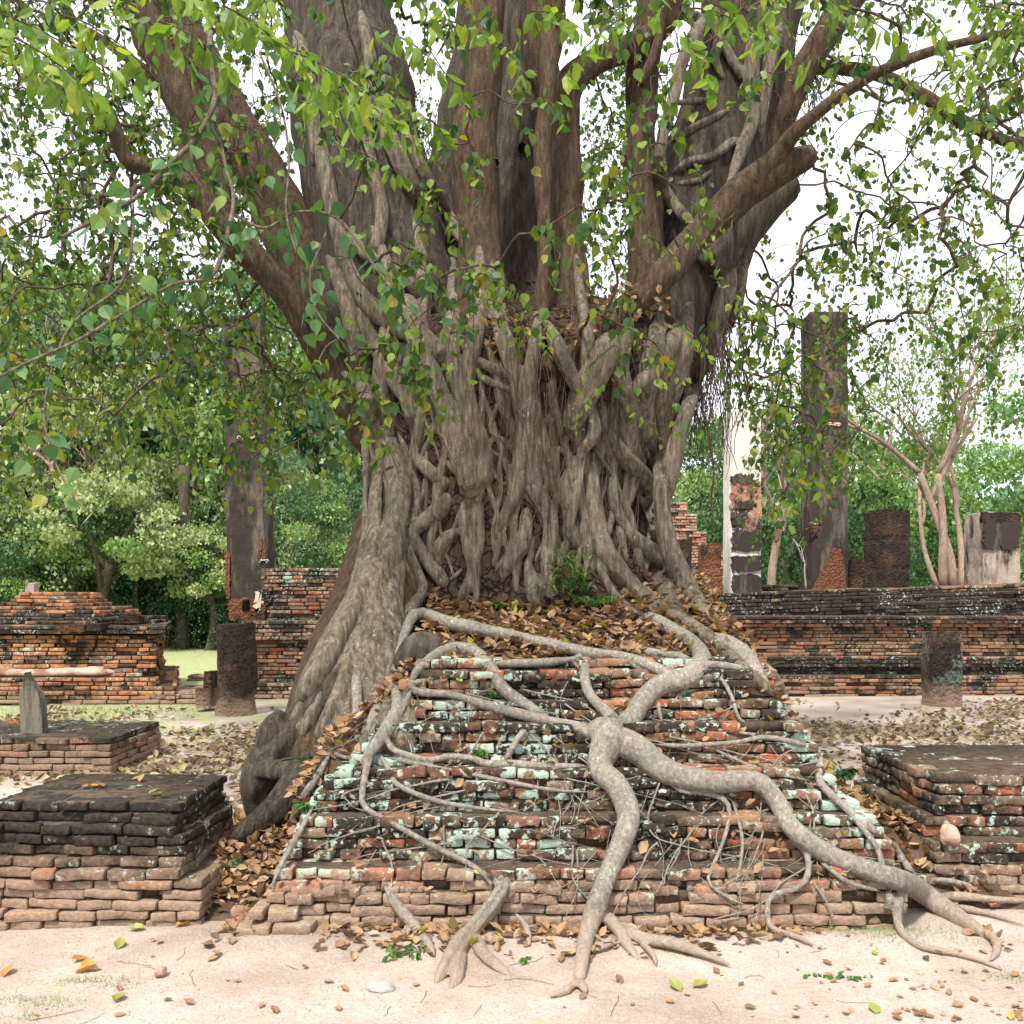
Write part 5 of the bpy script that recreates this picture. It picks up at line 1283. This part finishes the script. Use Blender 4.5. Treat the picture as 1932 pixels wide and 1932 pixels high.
for _ in range(120):
    if rn.random() < .62: x, y = min(1925, 1932 - abs(rn.gauss(0, 330))), rn.uniform(1800, 1928)
    else: x, y = rn.uniform(0, 1932), rn.uniform(1775, 1925)
    dead_leaf(on_ground(x, y), rn.uniform(.015, .05), M['dead'], 'dry brown leaf scrap scattered on the pale front sand', 'brown leaf scraps on the sand')
for (x, y) in ((58, 1496), (100, 1492), (160, 1494), (180, 1490), (190, 1486), (268, 1494), (290, 1482), (305, 1512), (260, 1506), (40, 1526)):
    Y = 4.36 + random.uniform(.25, .75); dead_leaf((at(x, 1500, Y)[0], Y, .60), .06, random.choice([M['oleaf'], M['yleaf'], M['dead']]), 'fallen leaf lying on the dark top of the left brick block', 'leaves on the left block')
# twigs on the sand
s = Soup()
for _ in range(20):
    p = np.array(on_ground(rn.uniform(50, 1900), rn.uniform(1790, 1925))); a = rn.uniform(0, 6.28); L = rn.uniform(.05, .25); Q = [p]
    for k in range(4): a += rn.gauss(0, .3); p = p + np.array([math.cos(a), math.sin(a), 0]) * L / 4; p[2] = float(gz(p[0], p[1])) + .004; Q.append(p)
    v, f = tube(np.array(Q), np.full(5, .0010), 4, 0); s.add(v, f)
tag(s.build('twig_debris', M['root'], smooth=True), 'fine broken twigs strewn on the front sand', 'twigs', kind='stuff')
# grit
s = Soup(); P = scat(2600, -2.6, 2.6, 3.1, 4.3, gz); ang = RNG.uniform(.003, .009, len(P))
s.inst(BOXV * [1, 1.2, .6] - [.5, .5, .2], BOXF, rotm(len(P), 0) * ang[:, None, None], P); M['grit'] = NB('grit').done((.42, .30, .22), 1, .1)
tag(s.build('grit', M['grit']), 'small crumbs of brick and gravel on the front sand', 'gravel', kind='stuff')

# stones
def rock(P, r, label, mat, sq=(1, .8, .7)):
    import bmesh
    bm = bmesh.new(); bmesh.ops.create_icosphere(bm, subdivisions=3, radius=1)
    me = bpy.data.meshes.new('stone')
    off = random.uniform(0, 50)
    for v in bm.verts:
        p = np.array(v.co); p = np.sign(p) * np.abs(p) ** .75; q = p * (1 + .17 * wob(p + off, 2.0) + .09 * wob(p + off, 5) + .03 * wob(p + off, 14)); v.co = Vector(q * np.array(sq) * r)
    bm.to_mesh(me); bm.free(); me.materials.append(mat); o = bpy.data.objects.new('stone', me); col.objects.link(o); o.location = P; o.rotation_euler = (random.uniform(-.3, .3), random.uniform(-.3, .3), random.uniform(0, 3))
    return tag(o, label, 'stone')
M['rockw'] = plaster('stone_white', (.38, .35, .32), (.2, .18, .16), .3, (3, 3, 3))
rock((2.30, 4.74, .36), .052, 'pinkish stone resting on the step of the right brick block', M['rockp'], (.9, .8, 1.1))
rock(tuple(np.array(on_ground(304, 1846)) + [0, 0, .012]), .028, 'small round pale stone on the sand at the left front', M['rockp'])
rock(tuple(np.array(on_ground(455, 1742)) + [0, 0, .03]), .05, 'angular pinkish stone at the foot of the left leaf drift', M['rockp'], (1.1, .8, .8))
rock(tuple(at(1562, 1456, 5.35)), .035, 'white stone lying among the leaves right of the plinth', M['rockw'], (1.1, .7, .6))
rock(tuple(np.array(on_ground(718, 1872)) + [0, 0, .004]), .045, 'flat grey stone half buried in the front sand', M['rockw'], (1.2, .8, .25))
rock(tuple(at(792, 1232, 5.42)), .145, 'black rounded boulder wedged under the roots at the top left of the plinth', M['plasterdark'], (.75, .8, .95))

# ------------------------------------------------------------------ weeds, grass
def weed(P, label, n, L, size, mat, tpl='oval', spread=1., name='weed', group=None):
    s = Soup(); LPs = []; st2 = Soup()
    for k in range(n):
        a = random.uniform(0, 6.28); d = np.array([math.cos(a) * spread, math.sin(a) * spread, 1.]); d /= np.linalg.norm(d); p = np.zeros(3); pts = [p]
        for q in range(5): d = d + np.array([0, 0, -.18]); d /= np.linalg.norm(d); p = p + d * L * random.uniform(.7, 1.1) / 5; pts.append(p)
        v, f = tube(np.array(pts), np.linspace(.002, .001, 6), 4, 0); st2.add(v, f); 
        for q in pts[1:]:
            for _ in range(3): LPs.append(q + RNG.normal(0, L * .05, 3))
    LPs = np.array(LPs); s.inst(*LT[tpl], rotm(len(LPs), .25) * (size * RNG.uniform(.7, 1.2, len(LPs)))[:, None, None], LPs)
    o = empty(name, P, label, 'plant', group); a = st2.build('stem', M['weed']); a.parent = o; b = s.build('foliage', mat); b.parent = o
    return o
def blades(P, label, n, L, w, mat, name, grp=None):
    o = empty(name, P, label, 'plant', grp); s = Soup()
    for k in range(n):
        a = random.uniform(0, 6.28); up = random.uniform(.1, 1.3); base = np.array([random.gauss(0, L * .35), random.gauss(0, L * .25), random.uniform(0, L * 1.1)])
        d = np.array([math.cos(a), math.sin(a), up - .3]); d /= np.linalg.norm(d); sd = np.cross(d, [0, 0, 1]); sd /= np.linalg.norm(sd); l = L * random.uniform(.5, .9)
        V = [base, base + d * l * .4 + sd * w, base + d * l * .4 - sd * w, base + d * l * .95 + np.array([0, 0, -.25 * l])]
        s.add(V, [(0, 1, 3, 2)])
    st2 = Soup()
    for k in range(6): v, f = tube(np.array([(0, 0, 0), (random.gauss(0, .04), random.gauss(0, .04), L * .7), (random.gauss(0, .09), random.gauss(0, .06), L * 1.25)]), np.array([.003, .002, .001]), 4, 0); st2.add(v, f)
    a = st2.build('stem', M['weed']); a.parent = o; b = s.build('foliage', mat); b.parent = o
    return o
pt = cast(1075, 1120); blades(tuple(pt + [0, -.1, 0]), 'bright green bamboo-like sapling with narrow leaves growing before the trunk', 130, .22, .008, M['weed'], 'sapling')
pt = cast(1120, 1140); weed(tuple(pt + [0, -.08, 0]), 'low fern-like green plant beside the narrow leaved sapling', 10, .18, .028, M['weed'], name='plant')
for (x, y, L, sz, lab, mt) in ((590, 1440, .16, .07, 'dark green leafy seedling on the left leaf slope beside the knobbly root', 'f_dark'), (590, 1525, .10, .035, 'small bright green sprout lower on the left leaf slope', 'weed'), (425, 1570, .14, .08, 'broad leaved green seedling beside the left brick block', 'weed'),
                           (446, 1625, .07, .06, 'single pair of dark green leaves in the left leaf drift', 'f_dark'), (930, 1310, .07, .03, 'tiny green sprout on the upper left of the plinth', 'weed'), (760, 1800, .10, .035, 'green seedling at the sandy foot of the plinth left of the stump-like root', 'weed'),
                           (1255, 1780, .05, .03, 'small green sprout right of the central root foot', 'weed'), (1590, 1460, .10, .07, 'dark green seedling in the gap beside the right block', 'f_dark'), (905, 1420, .04, .03, 'tiny sprout between bricks left of centre', 'weed'), (940, 1142, .06, .035, 'small green sprout in the leaf bed below the trunk', 'weed'),
                           (990, 1812, .03, .02, 'tiny green sprout on the sand right of the stump-like root', 'weed')):
    weed(tuple(cast(x, y) + [0, -.01, 0]), lab, 5, L, sz, M[mt])
# fallen green frond
s = Soup(); P0 = np.array(on_ground(1520, 1842)); P1 = np.array(on_ground(1640, 1850)); P = []
for k in range(26): P.append(P0 + (P1 - P0) * k / 25 + RNG.normal(0, .006, 3) * [1, 1, .4] + [0, 0, .01])
s.inst(*LT['oval'], rotm(26, .0) * .035, np.array(P)); tag(s.build('fallen_frond', M['weed']), 'green leafy frond fallen flat on the sand at the right front', 'frond')
def grass(P, hmin, hmax, label):
    n = len(P); s = Soup(); T = np.array([(-.06, 0, 0), (.06, 0, 0), (.0, .25, 1.)]); a = RNG.uniform(hmin, hmax, n)
    s.inst(T, [(0, 1, 2)], rotm(n, 1.) * a[:, None, None], P); tag(s.build('grass', M['grass']), label, 'grass', kind='stuff')
g = []
for (x, y, r, n) in ((160, 1855, .05, 160), (230, 1860, .07, 220), (45, 1890, .06, 150), (100, 1900, .07, 160), (60, 1925, .05, 120), (1540, 1770, .12, 420), (1750, 1765, .2, 800), (1690, 1790, .08, 300), (1640, 1775, .1, 300), (1910, 1850, .08, 260), (1420, 1775, .08, 120), (1560, 1760, .1, 200)):
    c0 = np.array(on_ground(x, y)); q = c0 + RNG.normal(0, 1, (n, 3)) * [r, r * .45, 0]; q[:, 2] = gz(q[:, 0], q[:, 1]); g.append(q)
grass(np.concatenate(g), .010, .024, 'short green grass tufts on the front sand')
P = scat(26000, -9, -1.8, 7.4, 13.5, gz, lambda x, y: clump(x * .8, y * .8) + .25 * (-x - 3) + RNG.normal(0, .3, len(x)) > .55); grass(P, .02, .05, 'thin patchy grass left of the tree')
P = scat(5000, 2.5, 9, 7.4, 12.5, gz, lambda x, y: clump(x * .8 + 9, y * .8) + RNG.normal(0, .3, len(x)) > .9); grass(P, .02, .04, 'sparse grass right of the tree')

# ------------------------------------------------------------------ trees in the background
def crown_mesh(name, mats, Rx_, Rz_, nclump, nleaf, size, drape=0, shell=.75, seed=0, tpl='quad'):
    rg = np.random.default_rng(seed); s = Soup()
    c = rg.normal(size=(nclump, 3)); c /= np.linalg.norm(c, axis=1)[:, None]; c *= rg.uniform(shell, 1, (nclump, 1)) * [Rx_, Rx_, Rz_]
    c[:, 2] += Rz_
    P = []; mi = []
    for k in range(nclump):
        r = rg.uniform(.22, .42) * Rx_; n = int(nleaf / nclump * rg.uniform(.6, 1.4)); q = rg.normal(size=(n, 3)); q /= np.linalg.norm(q, axis=1)[:, None]
        q *= (rg.uniform(.25, 1, (n, 1)) ** .5) * [r, r, r * .62]; P.append(c[k] + q); mi.append(np.full(n, int(rg.random() < .3)))
    for k in range(drape):
        a = rg.uniform(0, 6.28); rr = Rx_ * rg.uniform(.75, 1.02); x0 = np.array([math.cos(a) * rr, math.sin(a) * rr, Rz_ * rg.uniform(.2, 1.1)]); n = 90
        L = x0[2] + Rz_ * .7; t = rg.uniform(0, 1, n); q = x0 + np.stack([rg.normal(0, .22, n), rg.normal(0, .22, n), -t * L], -1); P.append(q); mi.append(np.zeros(n, int))
    P = np.concatenate(P); mi = np.concatenate(mi)
    for m_ in (0, 1):
        k = mi == m_; n = k.sum()
        if n: s.inst(*LT[tpl], rotm(n, .5) * (size * rg.uniform(.6, 1.3, n))[:, None, None], P[k], m_)
    return s.build(name, mats)
def trunk_mesh(name, h, r, mat, forks=5, Rx_=2., seed=0, wig=.2):
    rg = np.random.default_rng(seed + 99); s = Soup()
    P = np.array([(0, 0, -.2), (rg.normal(0, wig), rg.normal(0, wig), h * .35), (rg.normal(0, wig), rg.normal(0, wig), h * .7)]); Q = spline(P, 6)
    v, f = tube(Q, np.linspace(r * 1.25, r * .7, len(Q)), 12, .12); s.add(v, f)
    for k in range(forks):
        a = rg.uniform(0, 6.28); b = Q[int(len(Q) * rg.uniform(.45, .99))]; e = b + np.array([math.cos(a) * Rx_ * .8, math.sin(a) * Rx_ * .8, h * rg.uniform(.25, .6)])
        m_ = (b + e) / 2 + rg.normal(0, .15 * Rx_, 3); W2 = spline(np.array([b, m_, e]), 5); v, f = tube(W2, np.linspace(r * .5, r * .1, len(W2)), 7, .05); s.add(v, f)
    return s.build(name, mat, smooth=True)
protos = {}
def proto(key, mats, Rx_, Rz_, h, nclump, nleaf, size, drape, seed, bark_='darkbark'):
    c = crown_mesh('crown', mats, Rx_, Rz_, nclump, nleaf, size, drape, seed=seed); t = trunk_mesh('trunk', h + Rz_, .22, M[bark_], 5, Rx_, seed)
    protos[key] = (c, t, h)
proto('pale', [M['f_pale'], M['f_mid']], 3.0, 2.3, 2.6, 34, 9000, .17, 6, 1)
proto('pale2', [M['f_pale'], M['f_mid']], 2.2, 1.9, 2.6, 34, 6500, .17, 3, 2)
proto('dark', [M['f_dark'], M['f_mid']], 3.4, 3.4, 1.4, 46, 12000, .15, 34, 3)
proto('mid', [M['f_mid'], M['f_blue']], 2.8, 2.6, 1.8, 34, 9500, .15, 18, 4)
proto('blue', [M['f_blue'], M['f_dark']], 3.0, 3.0, 1.2, 40, 10500, .15, 26, 5)
used = set()
def bgtree(key, px, Y, scale, label, group, name='broadleaf_tree', zs=1., rz=None):
    c, t, h = protos[key]; x = (px - CX) / F * Y
    o = empty(name, (x, Y, 0), label, 'tree', group); first = key not in used; used.add(key)
    cc = c if first else c.copy(); tt = t if first else t.copy()
    if not first: col.objects.link(cc); col.objects.link(tt)
    cc.parent = o; tt.parent = o; cc.location = (0, 0, h); o.scale = (scale, scale, scale * zs); o.rotation_euler = (0, 0, random.uniform(0, 6.28) if rz is None else rz)
    return o
GB = 'low bushes under the left wood'
for i_, (px, Y, sc_2) in enumerate(((40, 27, .50), (150, 28.5, .62), (255, 29.5, .55), (350, 30, .60), (440, 29, .5), (560, 28, .62), (650, 29, .66), (-50, 27, .6))):  # dark leaf colour also stands in for the shade low in the wood
    bgtree('dark', px, Y, sc_2, 'low dark creeper-covered bush under the left wood', GB, 'bush')
for (px, Y, sc_2, lab) in ((205, 27.2, .85, 'low pale leaved tree at the wood edge above the right of the temple base'), (395, 28, .62, 'small pale bush-like tree touching the blackened pillar'), (610, 28.5, .62, 'small pale tree peeping over the upper tier of the left wall'), (60, 27.5, .7, 'small pale tree over the stone stub at far left')):
    bgtree('pale2', px, Y, sc_2, lab, 'pale trees along the wood edge')
GL = 'trees of the wood behind the left ruins'; GR = 'trees beyond the right ruins'
for a in (('pale', 215, 31, 1.05, 'pale yellow-green leafy tree left of the tall blackened pillar', 1.), ('dark', 60, 33, 1.25, 'dark green creeper-covered tree at the far left edge above the orange temple base', 1.),
          ('pale2', 395, 32, .9, 'small pale leaved tree directly left of the blackened pillar', .9), ('dark', 330, 36, 1.3, 'tall dark creeper-hung tree between the temple base and the blackened pillar', 1.1),
          ('mid', 560, 33, 1.05, 'mid green bushy tree between the blackened pillar and the trunk', 1.2), ('pale2', 560, 31.5, .75, 'small pale leaved tree just above the upper tier of the left wall', 1.), ('blue', 660, 36, 1.3, 'tall blue-green tree partly behind the left of the trunk', 1.25),
          ('blue', -60, 34, 1.2, 'blue-green tree cut by the left edge of the picture', 1.1), ('mid', 120, 38, 1.4, 'tall mid green tree rising behind the far left tree', 1.25), ('blue', 455, 39, 1.5, 'tallest blue-green tree behind the blackened pillar', 1.2),
          ('pale', 250, 41, 1.5, 'high pale tree rising at the back of the left wood', 1.15), ('pale', 20, 42, 1.5, 'high pale tree at the back left corner of the wood', 1.1), ('mid', 620, 42, 1.5, 'high mid green tree at the back behind the trunk', 1.2)):
    bgtree(a[0], a[1], a[2], a[3] * 1.18, a[4], GL, zs=a[5] * 1.08)
for a in (('dark', 1310, 27, .80, 'dark tree with some yellow leaves between the trunk and the white topped pillar', 1.05), ('dark', 1480, 30, .95, 'dark tree behind the gap between the two tall right pillars', 1.0), ('mid', 1620, 33, 1.2, 'light green tree just right of the tallest dark pillar', 1.0),
          ('mid', 1730, 38, 1.2, 'light green low tree behind the pink barked tree', .95), ('mid', 1890, 32, 1.0, 'light green tree at the right edge behind the broad cut off pillar', 1.0), ('dark', 1830, 30, .52, 'low dark bush-like tree right of the pink barked trunks', 1.0), ('dark', 1680, 27, .42, 'low dark shrubby tree behind the thick laterite pillar', 1.), ('mid', 1960, 36, 1.45, 'tall light green tree cut by the right edge', 1.0),
          ('pale', 1420, 36, 1.2, 'high pale green tree behind the white topped pillar', 1.05), ('mid', 1540, 40, 1.3, 'high light tree behind the tallest dark pillar', 1.)):
    bgtree(a[0], a[1], a[2], a[3], a[4], GR, zs=a[5])
# deep wood that reads as one mass
s = Soup(); rg = np.random.default_rng(3); n = 52000; x = rg.uniform(-60, 46, n); hmax = np.where(x < 0, 11 + 1.5 * np.sin(x * .4), 7.2 + 1.2 * np.sin(x * .7)) ; P = np.stack([x, rg.uniform(47, 52, n), rg.uniform(0, 1, n) ** 1.15 * hmax], -1)
s.inst(*LT['quad'], rotm(n, .5) * rg.uniform(.5, 1.1, n)[:, None, None], P); tag(s.build('far_wood', M['f_dark']), 'deep dark wood closing off the clearing behind all the other trees', 'wood', kind='stuff')
# creepers hanging from the left wood
s = Soup()
for _ in range(130):
    Y = rg.uniform(26.5, 30); p = at(rg.uniform(-40, 690), rg.uniform(820, 1000), Y); Q = [p]; L = rg.uniform(1.5, 4.5)
    for k in range(6): p = p + np.array([rg.normal(0, .10), rg.normal(0, .08), -L / 6]); Q.append(p)
    v, f = tube(np.array(Q), np.linspace(.011, .006, 7), 4, 0, cap=False); s.add(v, f)
tag(s.build('hanging_creepers', M['vine']), 'thin grey creepers hanging before the left wood', 'creepers', kind='stuff')
# bare grey branches in the left wood
def bare_tree(name, px, py, Y, stems, label, mat, depth=4, spread=.5, group=None, leaf=None, r0=.12, L0=2.2, seed=1, nleafmul=1):
    rg = random.Random(seed); base = at(px, py, Y); o = empty(name, tuple(base), label, 'tree', group); s = Soup(); tipsP = []
    def grow(p, d, L, r, k):
        Q = [p]; dd = np.array(d)
        for i in range(4):
            dd = dd + np.array([rg.gauss(0, .12), rg.gauss(0, .12), rg.gauss(.02, .08)]); dd /= np.linalg.norm(dd); Q.append(Q[-1] + dd * L / 4)
        v, f = tube(spline(np.array(Q), 2), np.linspace(r, r * .62, 9), 8 if k > 2 else 5, .04); s.add(v, f)
        if k <= 2: tipsP.extend(Q[1:])
        if k == 0: return
        for j in range(rg.choice([2, 3]) if k > 1 else 3):
            a = rg.uniform(0, 6.28); e = np.array([math.cos(a) * spread, math.sin(a) * spread, rg.uniform(-.1, .35)]) + dd * .8; e /= np.linalg.norm(e)
            grow(Q[rg.choice([2, 3, 4, 4])], e, L * rg.uniform(.6, .8), r * .58, k - 1)
    for (dx, lean, L, r) in stems:
        d = np.array([lean, rg.gauss(0, .1), 1]); grow(np.array([dx, 0, -.1]), d / np.linalg.norm(d), L, r, depth)
    t = s.build('trunk', mat, smooth=True); t.parent = o
    if leaf:
        T = np.array(tipsP); k = np.random.default_rng(seed).integers(0, len(T), int(len(T) * leaf[1])); P = T[k] + np.random.default_rng(seed + 1).normal(0, .22, (len(k), 3))
        s2 = Soup(); s2.inst(*LT['quad'], rotm(len(P), .4) * (leaf[2] * RNG.uniform(.6, 1.3, len(P)))[:, None, None], P); c = s2.build('crown', leaf[0]); c.parent = o
    return o
bare_tree('pink_bark_tree', 1790, 1104, 25, [(-.15, -.12, 3.2, .13), (.12, .06, 3.4, .14), (.35, .22, 3.0, .10), (-.30, -.35, 2.4, .08)], 'open tree with pinkish bare trunks and thin upper branches at the right', M['pinkbark'], 5, .5, None, (M['f_mid'], 2.6, .12), seed=4)
bare_tree('slender_tree', 1455, 1120, 21, [(0, .02, 2.4, .11)], 'slim tree with a pale straight trunk right of the white topped pillar', M['pinkbark'], 3, .5, None, (M['f_dark'], 3., .14), seed=9)
bare_tree('slender_tree', 1700, 1050, 30, [(0, -.5, 3.4, .09)], 'thin leaning tree with sparse leaves behind the thick laterite pillar', M['pinkbark'], 4, .6, None, (M['f_mid'], 1., .12), seed=12)
bare_tree('dead_tree', 130, 960, 27.5, [(0, -.4, 1.7, .10), (.3, .3, 1.3, .06)], 'bare grey dead branches poking out of the left wood', M['pinkbark'], 4, .7, None, None, seed=15)
bare_tree('dead_tree', 1521, 1100, 15.9, [(0, -.3, .45, .018)], 'tiny white dead sapling beside the tallest dark pillar', M['rockw'], 2, .7, None, None, seed=3)
bare_tree('dead_tree', 85, 800, 30, [(0, .1, 2.2, .05), (.5, -.3, 1.8, .05), (-1., .3, 1.6, .05)], 'tangle of fine bare grey twigs high in the left wood', M['pinkbark'], 4, .6, None, None, seed=22)
for (px, Y, lean, r, lab) in ((345, 29, 0, .22, 'thick pale trunk deep in the shade left of the blackened pillar'), (258, 28.5, -.05, .10, 'thin pale leaning trunk under the dark tree beside the lawn'), (130, 28, -.3, .13, 'slanting reddish trunk above the orange temple base')):
    b = at(px, 1185, Y); b[2] = -.1; o = empty('tree_trunk', tuple(b), lab, 'tree trunk', 'bare trunks in the left wood'); s = Soup()
    v, f = tube(spline(np.array([(0, 0, 0), (lean, 0, 1.6), (lean * 2.2, .1, 6.)]), 5), np.linspace(r * 1.2, r * .8, 11), 14, .16); s.add(v, f); q = s.build('stem', M['darkbark'], smooth=True); q.parent = o
